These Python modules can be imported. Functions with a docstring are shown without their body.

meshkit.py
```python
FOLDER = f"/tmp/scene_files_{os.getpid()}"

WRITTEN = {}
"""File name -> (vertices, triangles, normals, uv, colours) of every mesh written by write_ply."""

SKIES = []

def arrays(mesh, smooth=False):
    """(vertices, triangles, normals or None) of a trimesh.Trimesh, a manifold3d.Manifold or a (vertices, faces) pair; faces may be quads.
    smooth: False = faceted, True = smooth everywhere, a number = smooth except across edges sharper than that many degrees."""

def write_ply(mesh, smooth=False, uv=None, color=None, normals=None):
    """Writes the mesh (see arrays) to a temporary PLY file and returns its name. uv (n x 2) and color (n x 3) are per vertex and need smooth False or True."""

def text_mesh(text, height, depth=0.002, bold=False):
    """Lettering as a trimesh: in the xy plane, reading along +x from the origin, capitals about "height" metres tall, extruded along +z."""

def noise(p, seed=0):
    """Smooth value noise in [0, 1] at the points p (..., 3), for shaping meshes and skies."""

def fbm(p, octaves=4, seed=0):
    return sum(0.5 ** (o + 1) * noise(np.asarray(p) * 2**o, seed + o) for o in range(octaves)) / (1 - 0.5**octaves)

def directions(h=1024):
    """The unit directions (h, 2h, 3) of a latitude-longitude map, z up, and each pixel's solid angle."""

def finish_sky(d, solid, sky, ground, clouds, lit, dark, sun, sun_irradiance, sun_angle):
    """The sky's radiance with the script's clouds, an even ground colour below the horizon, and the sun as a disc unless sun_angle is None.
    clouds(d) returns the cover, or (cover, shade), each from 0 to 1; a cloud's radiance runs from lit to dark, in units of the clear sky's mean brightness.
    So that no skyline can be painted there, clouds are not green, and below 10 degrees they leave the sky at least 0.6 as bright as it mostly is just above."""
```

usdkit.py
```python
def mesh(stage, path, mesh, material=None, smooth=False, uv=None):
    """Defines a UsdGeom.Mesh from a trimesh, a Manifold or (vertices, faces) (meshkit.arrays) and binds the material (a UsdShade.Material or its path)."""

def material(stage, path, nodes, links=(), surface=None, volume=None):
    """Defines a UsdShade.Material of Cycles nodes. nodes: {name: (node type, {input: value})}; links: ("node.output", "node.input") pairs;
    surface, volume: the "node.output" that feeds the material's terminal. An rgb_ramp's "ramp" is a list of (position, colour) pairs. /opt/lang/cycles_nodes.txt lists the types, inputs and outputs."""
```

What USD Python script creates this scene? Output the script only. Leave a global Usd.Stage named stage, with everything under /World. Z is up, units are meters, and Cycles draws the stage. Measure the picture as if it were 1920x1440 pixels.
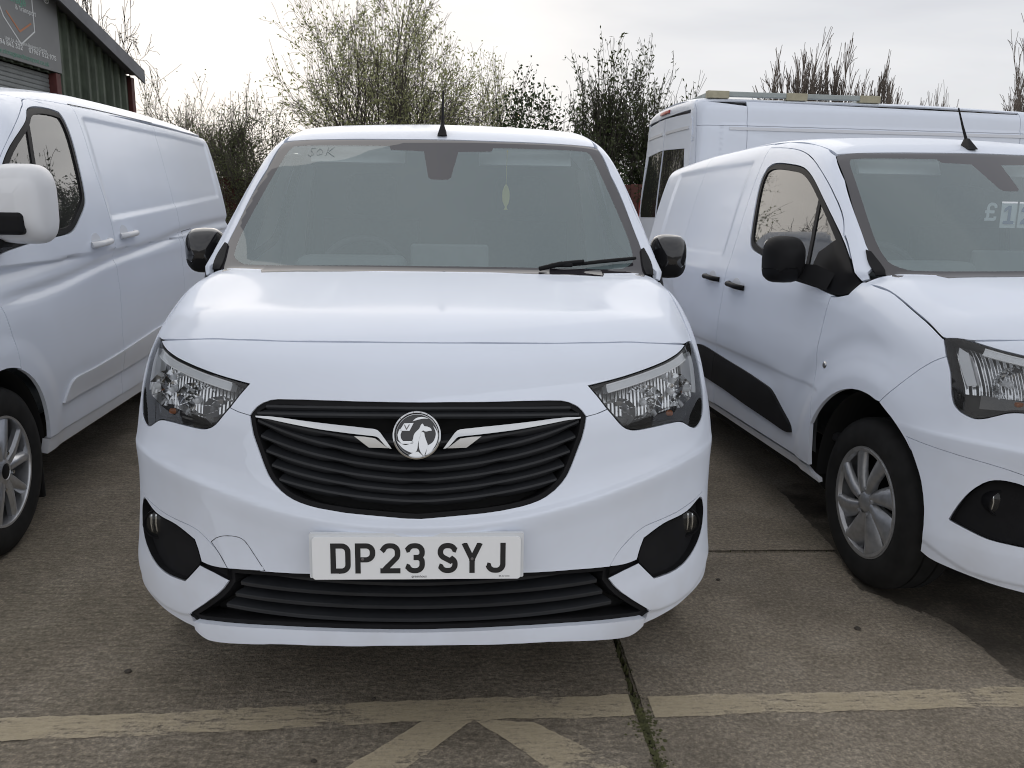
import math, random
import numpy as np, trimesh, shapely, usdkit, meshkit
from shapely.geometry import Polygon, LineString, Point, MultiPolygon, box as sbox
from shapely.ops import unary_union
from scipy.interpolate import PchipInterpolator, CubicSpline
from scipy.spatial import Delaunay
from pxr import Usd, UsdGeom, UsdLux, UsdShade, Gf, Sdf, Vt

stage = Usd.Stage.CreateInMemory()
UsdGeom.SetStageUpAxis(stage, UsdGeom.Tokens.z)
UsdGeom.SetStageMetersPerUnit(stage, 1.0)
world = UsdGeom.Xform.Define(stage, '/World')
stage.SetDefaultPrim(world.GetPrim())
UsdGeom.Scope.Define(stage, '/World/Looks')
T = Sdf.ValueTypeNames

# ------------------------------------------------------------------ camera, sky, sun, exposure
CAM_POS, CAM_YAW, CAM_PITCH, CAM_ROLL, FOCAL_PX = (.1345, -1.9585, 1.38), .0494, .1992, .0153, 1553.0
EXPOSURE = 0.06
SKY_STRENGTH = 0.10
SUN_EL, SUN_AZ = math.radians(24), math.radians(-16)          # azimuth from +y towards +x
SUN_INTENSITY, SUN_ANGLE = 0.20, 75.0

def camera():
    cy, sy, cp, sp = math.cos(CAM_YAW), math.sin(CAM_YAW), math.cos(CAM_PITCH), math.sin(CAM_PITCH)
    f = np.array([sy * cp, cy * cp, -sp]); r = np.array([cy, -sy, 0.]); u = np.cross(r, f)
    r2 = math.cos(CAM_ROLL) * r + math.sin(CAM_ROLL) * u; u2 = -math.sin(CAM_ROLL) * r + math.cos(CAM_ROLL) * u
    c = UsdGeom.Camera.Define(stage, '/World/Camera')
    c.CreateHorizontalApertureAttr(36.0); c.CreateVerticalApertureAttr(27.0)
    c.CreateFocalLengthAttr(36.0 * FOCAL_PX / 1920); c.CreateClippingRangeAttr(Gf.Vec2f(.05, 3000))
    c.CreateExposureAttr(EXPOSURE)
    m = Gf.Matrix4d(*r2, 0, *u2, 0, *(-f), 0, *CAM_POS, 1)
    c.AddTransformOp().Set(m)
camera()

sun_dir = np.array([math.sin(SUN_AZ) * math.cos(SUN_EL), math.cos(SUN_AZ) * math.cos(SUN_EL), math.sin(SUN_EL)])
def sky():
    d = UsdLux.DomeLight.Define(stage, '/World/sky')
    d.GetPrim().SetCustomDataByKey('kind', 'structure'); d.GetPrim().SetCustomDataByKey('label', 'pale overcast sky, warmer and brighter low behind the trees'); d.GetPrim().SetCustomDataByKey('category', 'sky')
    m = usdkit.material(stage, '/World/Looks/overcast_sky', {
        'sky': ('sky_texture', {'sky_type': 'single_scattering', 'sun_disc': False, 'sun_elevation': SUN_EL, 'sun_rotation': SUN_AZ, 'altitude': 60.0, 'aerosol_density': 2.5}),
        'tc': ('texture_coordinate', {}),
        'map': ('mapping', {'mapping_type': 'point', 'scale': (1.0, 1.0, 3.4), 'location': (1.7, .4, .2)}),
        'n': ('noise_texture', {'scale': 1.9, 'detail': 6.0, 'roughness': .5, 'distortion': .35}),
        'tone': ('rgb_ramp', {'ramp': [(.34, (6.5, 6.6, 7.05)), (.50, (7.5, 7.6, 7.9)), (.66, (8.6, 8.6, 8.75))]}),
        'dot': ('vector_math', {'math_type': 'dot_product', 'vector2': tuple(float(x) for x in sun_dir * [1, 1, .35] / np.linalg.norm(sun_dir * [1, 1, .35]))}),
        'glow': ('map_range', {'range_type': 'smoothstep', 'from_min': .86, 'from_max': 1.0, 'to_min': 0.0, 'to_max': 1.0, 'clamp': True}),
        'gc': ('mix', {'mix_type': 'mix', 'color1': (0, 0, 0), 'color2': (1.9, 1.6, 1.15)}),
        'add': ('mix', {'mix_type': 'add', 'fac': 1.0}),
        'mx': ('mix', {'mix_type': 'mix', 'fac': .93}),
        'bg': ('background_shader', {'strength': SKY_STRENGTH}),
    }, [('tc.generated', 'map.vector'), ('map.vector', 'n.vector'), ('n.fac', 'tone.fac'), ('tc.generated', 'dot.vector1'), ('dot.value', 'glow.value'),
        ('glow.result', 'gc.fac'), ('tone.color', 'add.color1'), ('gc.color', 'add.color2'), ('sky.color', 'mx.color1'), ('add.color', 'mx.color2'), ('mx.color', 'bg.color')], surface='bg.background')
    UsdShade.MaterialBindingAPI.Apply(d.GetPrim()).Bind(m)
    s = UsdLux.DistantLight.Define(stage, '/World/sun')
    s.CreateNormalizeAttr(True); s.CreateIntensityAttr(SUN_INTENSITY); s.CreateAngleAttr(SUN_ANGLE); s.CreateColorAttr(Gf.Vec3f(1, .95, .88))
    s.AddRotateXYZOp().Set(Gf.Vec3f(90 - math.degrees(SUN_EL), 0, 180 - math.degrees(SUN_AZ)))
sky()
# ------------------------------------------------------------------ materials
LOOK = {}
def mat(name, nodes, links=(), surface='p.BSDF'):
    LOOK[name] = usdkit.material(stage, '/World/Looks/' + name, nodes, links, surface=surface)
    return LOOK[name]
def plain(name, col, rough=.5, metal=0., noise=.0, scale=20., coat=0., bump=0., bscale=200., spec=.5):
    """principled paint with a little tone variation, roughness breakup and grain"""
    n = {'p': ('principled_bsdf', {'base_color': col, 'roughness': rough, 'metallic': metal, 'coat_weight': coat, 'coat_roughness': .03, 'specular_ior_level': spec})}
    l = []
    if noise or bump:
        n['tc'] = ('texture_coordinate', {})
    if noise:
        n['n'] = ('noise_texture', {'scale': scale, 'detail': 5., 'roughness': .6})
        c = np.array(col)
        n['r'] = ('rgb_ramp', {'ramp': [(.3, tuple(np.clip(c * (1 - noise), 0, 1))), (.7, tuple(np.clip(c * (1 + noise), 0, 1)))]})
        l += [('tc.object', 'n.vector'), ('n.fac', 'r.fac'), ('r.color', 'p.base_color')]
    if bump:
        n['bn'] = ('noise_texture', {'scale': bscale, 'detail': 3., 'roughness': .6})
        n['b'] = ('bump', {'strength': bump, 'distance': .002})
        l += [('tc.object', 'bn.vector'), ('bn.fac', 'b.height'), ('b.normal', 'p.normal')]
    return mat(name, n, l)

def paint_white(name, col):
    # glossy solid white under clear coat, slight orange peel, a thin film of road dust that thickens on the lower panels
    mat(name, {
        'tc': ('texture_coordinate', {}), 'g': ('geometry', {}), 'xyz': ('separate_xyz', {}),
        'n1': ('noise_texture', {'scale': 3.2, 'detail': 7., 'roughness': .62}),
        'low': ('map_range', {'from_min': .75, 'from_max': .15, 'to_min': 0., 'to_max': .46, 'clamp': True}),
        'd1': ('map_range', {'from_min': .42, 'from_max': .8, 'to_min': .0, 'to_max': 1., 'clamp': True}),
        'd2': ('math', {'math_type': 'multiply_add', 'value2': .8, 'value3': .2}),
        'dd': ('math', {'math_type': 'multiply'}),
        'df': ('math', {'math_type': 'multiply_add', 'value2': .05}),
        'c': ('mix', {'color1': col, 'color2': (.34, .30, .25)}),
        'rr': ('map_range', {'from_min': 0., 'from_max': .35, 'to_min': .09, 'to_max': .40, 'clamp': True}),
        'pn': ('noise_texture', {'scale': 420., 'detail': 2.}), 'b': ('bump', {'strength': .02, 'distance': .001}),
        'p': ('principled_bsdf', {'roughness': .42, 'coat_weight': .5, 'coat_roughness': .10, 'specular_ior_level': .3}),
    }, [('tc.object', 'n1.vector'), ('g.position', 'xyz.vector'), ('xyz.z', 'low.value'), ('n1.fac', 'd1.value'), ('d1.result', 'd2.value1'), ('d2.value', 'dd.value1'),
        ('low.result', 'dd.value2'), ('d1.result', 'df.value1'), ('dd.value', 'df.value3'), ('df.value', 'c.fac'), ('c.color', 'p.base_color'),
        ('df.value', 'rr.value'), ('rr.result', 'p.coat_roughness'), ('tc.object', 'pn.vector'), ('pn.fac', 'b.height'), ('b.normal', 'p.normal')])
paint_white('white_paint', (.685, .735, .83))
paint_white('white_paint_dusty', (.63, .655, .705))
plain('white_plastic', (.62, .63, .65), .35)
plain('black_plastic', (.009, .009, .010), .55, spec=.12, bump=.25, bscale=900., noise=.25, scale=9.)
plain('gloss_black', (.008, .008, .009), .06, coat=.6)
plain('satin_black', (.007, .007, .008), .45, spec=.10, noise=.2, scale=12.)
plain('grille_grey', (.014, .015, .017), .40, noise=.15, scale=10., spec=.35)
plain('dark_void', (.006, .006, .006), .9)
plain('rubber', (.014, .014, .014), .75, spec=.2, noise=.35, scale=14., bump=.3, bscale=500.)
plain('chrome', (.66, .67, .68), .10, 1.)
plain('brushed_chrome', (.60, .59, .57), .25, 1.)
plain('alloy_silver', (.50, .51, .53), .26, .85, noise=.12, scale=30.)
plain('trim_silver', (.34, .345, .355), .30, .75, noise=.18, scale=25.)
plain('reflector_chrome', (.78, .79, .80), .10, 1.)
plain('interior_grey', (.17, .18, .185), .7, noise=.15, scale=6., bump=.3, bscale=300.)
plain('interior_dark', (.028, .028, .030), .6, noise=.15, scale=8., bump=.3, bscale=400.)
plain('interior_pale', (.68, .70, .71), .8, noise=.06, scale=5.)
plain('seat_cloth', (.035, .035, .038), .9, noise=.25, scale=60.)
plain('plate_white', (.78, .79, .80), .25)
plain('plate_rim', (.62, .64, .66), .35)
plain('plate_black', (.012, .012, .013), .35)
plain('small_print', (.10, .10, .11), .5)
plain('screw_grey', (.16, .15, .15), .4, .5)
plain('amber', (.34, .10, .02), .2)
plain('light_bar', (.74, .76, .78), .18, coat=.6)
plain('yellow_card', (.56, .50, .14), .7)
plain('red_lens', (.28, .02, .02), .15, coat=.5)
plain('window_marker', (.34, .37, .37), .8)
plain('strip_white', (.86, .87, .88), .2)
mat('reflector_fluted', {'g': ('texture_coordinate', {}), 'v': ('voronoi_texture', {'scale': 26., 'feature': 'f1'}), 'w': ('wave_texture', {'scale': 26., 'distortion': 2.0, 'detail': 1.}), 'a': ('math', {'math_type': 'multiply_add', 'value2': .5}), 'b': ('bump', {'strength': .45, 'distance': .02}), 'p': ('principled_bsdf', {'base_color': (.80, .81, .82), 'metallic': 1., 'roughness': .22})}, [('g.object', 'v.vector'), ('g.object', 'w.vector'), ('v.distance', 'a.value1'), ('w.fac', 'a.value3'), ('a.value', 'b.height'), ('b.normal', 'p.normal')])
plain('price_white', (.78, .80, .82), .5)
plain('price_blue', (.05, .10, .28), .5)

def glass(name, tint, ior=1.6, rough=0., dust=.02, film=(.55, .55, .53)):
    mat(name, {
        'f': ('fresnel', {'IOR': ior}), 't': ('transparent_bsdf', {'color': tint}), 'g': ('glossy_bsdf', {'color': (1, 1, 1), 'roughness': rough}),
        'd': ('diffuse_bsdf', {'color': film}), 'm0': ('mix_closure', {'fac': dust}), 'm': ('mix_closure', {}),
    }, [('t.BSDF', 'm0.closure1'), ('d.BSDF', 'm0.closure2'), ('f.fac', 'm.fac'), ('m0.closure', 'm.closure1'), ('g.BSDF', 'm.closure2')], surface='m.closure')
plain('interior_wall', (.11, .12, .125), .8, noise=.08, scale=3.)
plain('bar_grey', (.30, .335, .33), .45, noise=.1, scale=6.)
plain('clamp_tan', (.36, .335, .24), .7, noise=.15, scale=12.)
glass('windscreen_glass', (.86, .94, .95), 1.72, .0, .095, (.42, .56, .58))
plain('border_black', (.012, .011, .013), .0, spec=.9)
glass('side_glass', (.62, .68, .66), 1.75, .0, .02)
glass('dark_glass', (.10, .12, .12), 1.8, .0, .02)
glass('lamp_glass', (.93, .94, .95), 1.45, .0, .01)

# ------------------------------------------------------------------ prims
def numbered(parent, name):
    k, p = 0, f'{parent}/{name}'
    while stage.GetPrimAtPath(p):
        k += 1; p = f'{parent}/{name}_{k:03d}'
    return p
def tag(prim, label=None, category=None, group=None, kind=None):
    for k, v in (('label', label), ('category', category), ('group', group), ('kind', kind)):
        if v: prim.SetCustomDataByKey(k, v)
    return prim
def thing(name, label, category, loc=(0, 0, 0), rotz=0., group=None, kind=None):
    x = UsdGeom.Xform.Define(stage, numbered('/World', name))
    x.AddTranslateOp().Set(Gf.Vec3d(*map(float, loc))); x.AddRotateZOp().Set(math.degrees(rotz))
    tag(x.GetPrim(), label, category, group, kind)
    return str(x.GetPath())
def arr(m, smooth=30):
    if isinstance(m, tuple) and len(m) == 3: return m
    return meshkit.arrays(m, smooth)
def put(path, m, material, smooth=30):
    v, f, n = arr(m, smooth)
    g = UsdGeom.Mesh.Define(stage, path)
    g.CreatePointsAttr(Vt.Vec3fArray.FromNumpy(np.ascontiguousarray(v, np.float32)))
    g.CreateFaceVertexCountsAttr(Vt.IntArray.FromNumpy(np.full(len(f), 3, np.int32)))
    g.CreateFaceVertexIndicesAttr(Vt.IntArray.FromNumpy(np.ascontiguousarray(f, np.int32).ravel()))
    g.CreateSubdivisionSchemeAttr('none')
    if n is not None:
        g.CreateNormalsAttr(Vt.Vec3fArray.FromNumpy(np.ascontiguousarray(n, np.float32))); g.SetNormalsInterpolation('vertex')
    lo, hi = np.min(v, 0), np.max(v, 0)
    g.CreateExtentAttr(Vt.Vec3fArray([Gf.Vec3f(*map(float, lo)), Gf.Vec3f(*map(float, hi))]))
    UsdShade.MaterialBindingAPI.Apply(g.GetPrim()).Bind(LOOK[material])
    return g.GetPrim()
def part(parent, name, m, material, label=None, smooth=30, kind=None):
    p = numbered(parent, name)
    tag(put(p, m, material, smooth), label, kind=kind)
    return p
def top(name, m, material, label, category, group=None, kind=None, smooth=30):
    p = numbered('/World', name)
    tag(put(p, m, material, smooth), label, category, group, kind)
    return p
def cat(*ms):
    """join (v, f, n) meshes or trimeshes"""
    ms = [arr(m) for m in ms]
    o = np.cumsum([0] + [len(m[0]) for m in ms])
    nn = [m[2] if m[2] is not None else np.tile([0, 0, 1.], (len(m[0]), 1)) for m in ms]
    return np.vstack([m[0] for m in ms]), np.vstack([m[1] + k for m, k in zip(ms, o)]), np.vstack(nn)
def mirror(m):
    v, f, n = arr(m); return v * [-1, 1, 1], f[:, ::-1], n * [-1, 1, 1]
def moved(m, t=(0, 0, 0), R=None):
    v, f, n = arr(m)
    if R is not None: v, n = v @ R.T, (n @ R.T if n is not None else None)
    return v + np.asarray(t, float), f, n
def rot(axis, a):
    return trimesh.transformations.rotation_matrix(a, {'x': [1, 0, 0], 'y': [0, 1, 0], 'z': [0, 0, 1]}[axis])[:3, :3]
def bx(lo, hi, r=.004):
    """box with chamfered edges"""
    lo, hi = np.asarray(lo, float), np.asarray(hi, float)
    r = min(r, .3 * float(np.min(hi - lo)))
    pts = []
    for s in np.ndindex(2, 2, 2):
        c = np.where(s, hi, lo); d = np.where(s, -1, 1) * r
        for k in range(3):
            e = d.copy(); e[k] = 0; pts.append(c + e)
    return arr(trimesh.convex.convex_hull(np.array(pts)), 25)
def tube(pts, rad, n=8, cap=True):
    pts = np.asarray(pts, float); rad = np.broadcast_to(rad, len(pts))
    t = np.gradient(pts, axis=0); t /= np.maximum(np.linalg.norm(t, axis=1, keepdims=True), 1e-9)
    ref = np.array([0, 0, 1.]) if abs(t[0, 2]) < .9 else np.array([1., 0, 0])
    u = np.cross(t[0], ref); u /= np.linalg.norm(u); V, Nn = [], []
    a = np.linspace(0, 2 * np.pi, n, endpoint=False)
    for p, tt, r in zip(pts, t, rad):
        u = u - tt * (u @ tt); u /= np.linalg.norm(u); w = np.cross(tt, u)
        d = np.cos(a)[:, None] * u + np.sin(a)[:, None] * w
        V.append(p + r * d); Nn.append(d)
    V, Nn = np.vstack(V), np.vstack(Nn); F = []
    for i in range(len(pts) - 1):
        j = np.arange(n); k = (j + 1) % n
        A, B, Cc, D = i * n + j, i * n + k, (i + 1) * n + k, (i + 1) * n + j
        F += [np.stack([A, B, Cc], 1), np.stack([A, Cc, D], 1)]
    F = np.vstack(F)
    if cap:
        for e, s in ((0, -1), (len(pts) - 1, 1)):
            b = len(V); V = np.vstack([V, V[e * n:(e + 1) * n], pts[e]]); Nn = np.vstack([Nn, np.tile(s * t[e], (n + 1, 1))])
            j = np.arange(n); k = (j + 1) % n; c = np.full(n, b + n)
            F = np.vstack([F, np.stack([b + j, b + k, c], 1)[:, ::s]])
    return V, F, Nn
def revolve(profile, n=48, axis='x'):
    """profile: (radius, along) pairs; smooth except at sharp corners"""
    m = trimesh.creation.revolve(np.asarray(profile, float), sections=n)
    v, f, nn = meshkit.arrays(m, 40)
    if axis == 'x': R = np.array([[0, 0, 1.], [0, 1, 0], [-1, 0, 0]])
    elif axis == 'y': R = np.array([[1, 0, 0], [0, 0, 1.], [0, -1, 0]])
    else: R = np.eye(3)
    return v @ R.T, f, nn @ R.T
def hull(pts, smooth=30): return arr(trimesh.convex.convex_hull(np.asarray(pts, float)), smooth)
def extrude(poly, depth, plane='xz', y=0., bevel=0.):
    """polygon in (x,z) pulled towards -y from y (front face at y-depth), or in (x,y) pulled up"""
    gs = getattr(poly, 'geoms', [poly]); out = []
    for g in gs:
        if g.is_empty or g.area < 1e-9: continue
        m = trimesh.creation.extrude_polygon(g, depth, engine='earcut')
        out.append(arr(m, 25))
    v, f, n = cat(*out)
    if plane == 'xz':
        R = np.array([[1, 0, 0], [0, 0, -1.], [0, 1, 0]])      # z(extrude) -> -y , y -> z
        v, n = v @ R.T + [0, y, 0], n @ R.T
    return v, f, n
def rounded(lo, hi, r, n=3):
    """box with properly rounded edges (hull of corner spheres)"""
    lo, hi = np.asarray(lo, float), np.asarray(hi, float)
    s = trimesh.creation.icosphere(n - 1, r).vertices
    return hull(np.vstack([s + np.where(k, hi - r, lo + r) for k in np.ndindex(2, 2, 2)]), 60)
def lettering(text, height, depth=.002, bold=False): return arr(meshkit.text_mesh(text, height, depth, bold), 25)
# ------------------------------------------------------------------ implicit vehicle bodies and panels laid on them
class Lut:
    def __init__(s,xs,ys): s.xs,s.ys=xs,ys
    def __call__(s,x): return np.interp(x,s.xs,s.ys)
def lut(pairs, lo, hi, n=2048):
    """fast smooth 1-D table"""
    p=np.array(pairs,float); f=PchipInterpolator(p[:,0],p[:,1],extrapolate=False)
    xs=np.linspace(lo,hi,n); ys=f(np.clip(xs,p[0,0],p[-1,0]))
    s0=(p[1,1]-p[0,1])/(p[1,0]-p[0,0]); s1=(p[-1,1]-p[-2,1])/(p[-1,0]-p[-2,0])
    ys=ys+np.where(xs<p[0,0],(xs-p[0,0])*s0,0)+np.where(xs>p[-1,0],(xs-p[-1,0])*s1,0)
    return Lut(xs,ys)
def smax(a,b,k):
    h=np.clip(.5+.5*(a-b)/k,0,1); return b*(1-h)+a*h+k*h*(1-h)
def smin(a,b,k): return -smax(-a,-b,k)
def sstep(a,b,x):
    t=np.clip((x-a)/(b-a),0,1); return t*t*(3-2*t)

class Combo:
    N=lut([(.12,.10),(.19,.03),(.24,.006),(.30,.0),(.35,.002),(.40,.010),(.47,.012),(.55,.006),(.615,-.003),(.635,.008),(.68,.022),(.75,.033),(.85,.048),(.925,.078),(1.0,.125),(1.06,.19),(1.2,.40)],0,1.9)
    B=lut([(0,0),(.13,.008),(.26,.03),(.4,.075),(.5,.125),(.6,.19),(.7,.275),(.78,.362),(.85,.46),(.9,.565),(.93,.68),(.96,.9)],0,1.2)
    ZH=lut([(-.1,1.015),(.0,1.045),(.1,1.068),(.2,1.087),(.4,1.122),(.6,1.150),(.8,1.172),(1.0,1.190),(1.4,1.21)],-.3,2)
    CR=lut([(0,0),(.3,.006),(.5,.02),(.65,.042),(.75,.068),(.85,.11),(.95,.18)],0,1.2)
    W=lut([(.15,.865),(.25,.893),(.35,.912),(.45,.921),(.6,.923),(.8,.917),(.95,.902),(1.1,.888),(1.18,.868),(1.3,.838),(1.5,.787),(1.6,.757),(1.7,.722),(1.85,.665)],0,2)
    ZR=lut([(1.5,1.655),(1.75,1.722),(1.95,1.768),(2.2,1.808),(2.6,1.828),(3.4,1.822),(4.0,1.80),(4.4,1.77)],1,5)
    RC=lut([(0,0),(.3,.006),(.5,.015),(.6,.024),(.7,.042),(.8,.085)],0,1.2)
    BW=lut([(0,0),(.3,.012),(.5,.038),(.65,.075),(.78,.13),(.9,.21)],0,1.2)
    YB=4.36
    ZL=lut([(.5,.30),(.642,.289),(.683,.279),(.742,.275),(.80,.279),(.84,.298),(.88,.33)],0,1.2)
    arch=((.89,.355),(.89+2.785,.355))
    def side_bumps(s,y,z):
        d=0
        for ay in (.89,3.675):
            r=np.hypot(y-ay,(z-.33))
            d=d+.012*sstep(.55,.47,r)-.010*np.exp(-((r-.60)/.05)**2)*sstep(.45,.75,z)
        # shoulder line below the windows and scooped lower door
        d=d-.010*np.exp(-((z-.66)/.05)**2)*sstep(1.55,1.8,y)*sstep(3.1,2.8,y)
        # pressed panel of the load side
        d=d-.009*sstep(2.58,2.64,y)*sstep(4.04,3.97,y)*sstep(1.71,1.675,z)*sstep(1.17,1.21,z)
        return d
    def F(s,P):
        x=np.abs(P[...,0]); y=P[...,1]; z=P[...,2]
        # crease of the bumper rises towards the corners
        zc=.08*sstep(.05,.85,x)
        zn=z-zc*np.exp(-((z-.62-zc*.6)/.16)**2)*sstep(.95,.8,z)
        nose=(s.N(zn)+s.B(x)*(1-.10*sstep(.62,.3,z))-y)*.9
        hood=z-(s.ZH(y-.25*s.B(x)*sstep(1.05,.6,y))-s.CR(x)*(1-.8*sstep(.55,1.05,y)))
        w=s.W(z)+s.side_bumps(y,z)
        w=w-.03*sstep(3.0,4.4,y)
        side=(x-w)*.98
        low=smax(smax(nose,hood,.09),side,.05+.11*sstep(.7,1.0,z))
        low=smax(low,.16-z,.05)+.009*sstep(0,.014,s.ZL(x)-z)*sstep(.60,.65,x)*sstep(.9,.6,y)
        ws=(( .965+np.maximum(z-1.185,0)*1.52+s.BW(x)*(1-.5*sstep(1.2,1.7,z)))-y)*.55
        roof=z-(s.ZR(y)-s.RC(x))
        cab=smax(smax(ws,roof,.03),side,.07)
        cab=np.maximum(cab,.7-z)
        f=smin(low,cab,.015)
        back=(y-s.YB-.02*(z-.8))*.98
        return smax(f,back,.08)
class Solver:
    def __init__(s,F): s.F=F
    def hit(s,O,D,t0,t1,n=26):
        """first crossing of F along O+tD from outside"""
        O=np.broadcast_to(np.asarray(O,float),D.shape); N=len(D)
        ts=np.linspace(t0,t1,41); lo=np.full(N,t0*1.); hi=np.full(N,np.nan); fnd=np.zeros(N,bool)
        prev=ts[0]
        for t in ts:
            f=s.F(O+t*D); new=(f<0)&~fnd
            hi[new]=t; lo[new]=prev; fnd|=new; prev=t
        ok=fnd.copy(); hi=np.where(ok,hi,t1)
        for _ in range(n):
            m=.5*(lo+hi); f=s.F(O+m[:,None]*D); neg=f<0
            hi=np.where(neg,m,hi); lo=np.where(neg,lo,m)
        P=O+(.5*(lo+hi))[:,None]*D; P[~ok]=np.nan
        return P
    def normal(s,P,e=4e-3):
        g=np.stack([s.F(P+d)-s.F(P-d) for d in np.eye(3)*e],-1)
        return g/np.maximum(np.linalg.norm(g,axis=-1,keepdims=True),1e-12)
class Custom:
    """mid-size panel van"""
    N=lut([(.15,.10),(.22,.03),(.30,.0),(.55,.0),(.75,.03),(.95,.07),(1.05,.12),(1.2,.3)],0,2)
    B=lut([(0,0),(.3,.03),(.5,.10),(.7,.22),(.85,.36),(.93,.50),(.98,.70),(1.02,.95)],0,1.3)
    ZH=lut([(-.1,1.05),(.1,1.11),(.4,1.19),(.8,1.26),(1.1,1.30),(1.5,1.33)],-.3,2)
    CR=lut([(0,0),(.5,.02),(.8,.07),(.95,.14),(1.1,.25)],0,1.3)
    W=lut([(.2,.93),(.36,.965),(.5,.978),(.7,.99),(.9,.990),(1.05,.984),(1.15,.988),(1.2,.985),(1.3,.974),(1.45,.950),(1.6,.920),(1.75,.888),(1.85,.86),(1.95,.81)],0,2.2)
    ZR=lut([(1.5,1.85),(1.8,1.918),(2.1,1.96),(2.6,1.99),(3.6,2.0),(4.6,1.988),(5.2,1.955)],1,6)
    RC=lut([(0,0),(.4,.008),(.6,.02),(.75,.037),(.85,.06)],0,1.3)
    YB=5.2
    PL=lut([(2.2,1.315),(2.35,1.325),(3.53,1.403),(4.96,1.498),(5.3,1.52)],0,6)
    PU=lut([(2.2,1.868),(3.45,1.905),(4.33,1.93),(5.04,1.942),(5.3,1.946)],0,6)
    SW=lut([(.8,1.04),(1.1,1.05),(1.54,1.073),(2.2,1.142),(3.15,1.216),(3.7,1.27),(4.85,1.328),(5.3,1.34)],0,6)
    def bumps(s,y,z):
        r=np.hypot(y-1.01,z-.343)
        d=.010*sstep(.56,.46,r)
        r2=np.hypot(y-4.2,z-.343); d=d+.010*sstep(.56,.46,r2)
        d=d-.011*sstep(2.34,2.42,y)*sstep(5.01,4.95,y)*sstep(0,.035,s.PU(y)-z)*sstep(0,.035,z-s.PL(y)+.006)
        q=(z-s.SW(y))
        d=d-.020*np.exp(-((q+.03)/.030)**2)*np.where(q>-.03,1,np.exp(-((q+.03)/.09)**2/1.2)+0)*sstep(.8,1.4,y)
        d=d-.012*np.exp(-((z-.50)/.09)**2)*sstep(1.5,1.8,y)*sstep(3.6,3.3,y)
        return d
    def F(s,P):
        x=np.abs(P[...,0]); y=P[...,1]; z=P[...,2]; zr=z
        z=z-.026*np.maximum(y-1.3,0)*sstep(.5,1.3,z)
        nose=(s.N(z)+s.B(x)-y)*.9
        hood=z-(s.ZH(y-.2*s.B(x))-s.CR(x))
        w=s.W(z)+s.bumps(y,zr)-.02*sstep(3.8,5.2,y)
        side=(x-w)*.98
        low=smax(smax(nose,hood,.10),side,.05+.1*sstep(.8,1.15,z))
        low=smax(low,.18-z,.05)
        ws=((.80+(z-1.30)*1.25+.16*x*x)-y)*.6
        roof=z-(s.ZR(y)-s.RC(x))
        cab=np.maximum(smax(smax(ws,roof,.04),side,.08),1.15-z)
        f=smin(low,cab,.012)
        return smax(f,(y-s.YB+.07*sstep(1.2,1.95,z))*.97,.05)

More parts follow.
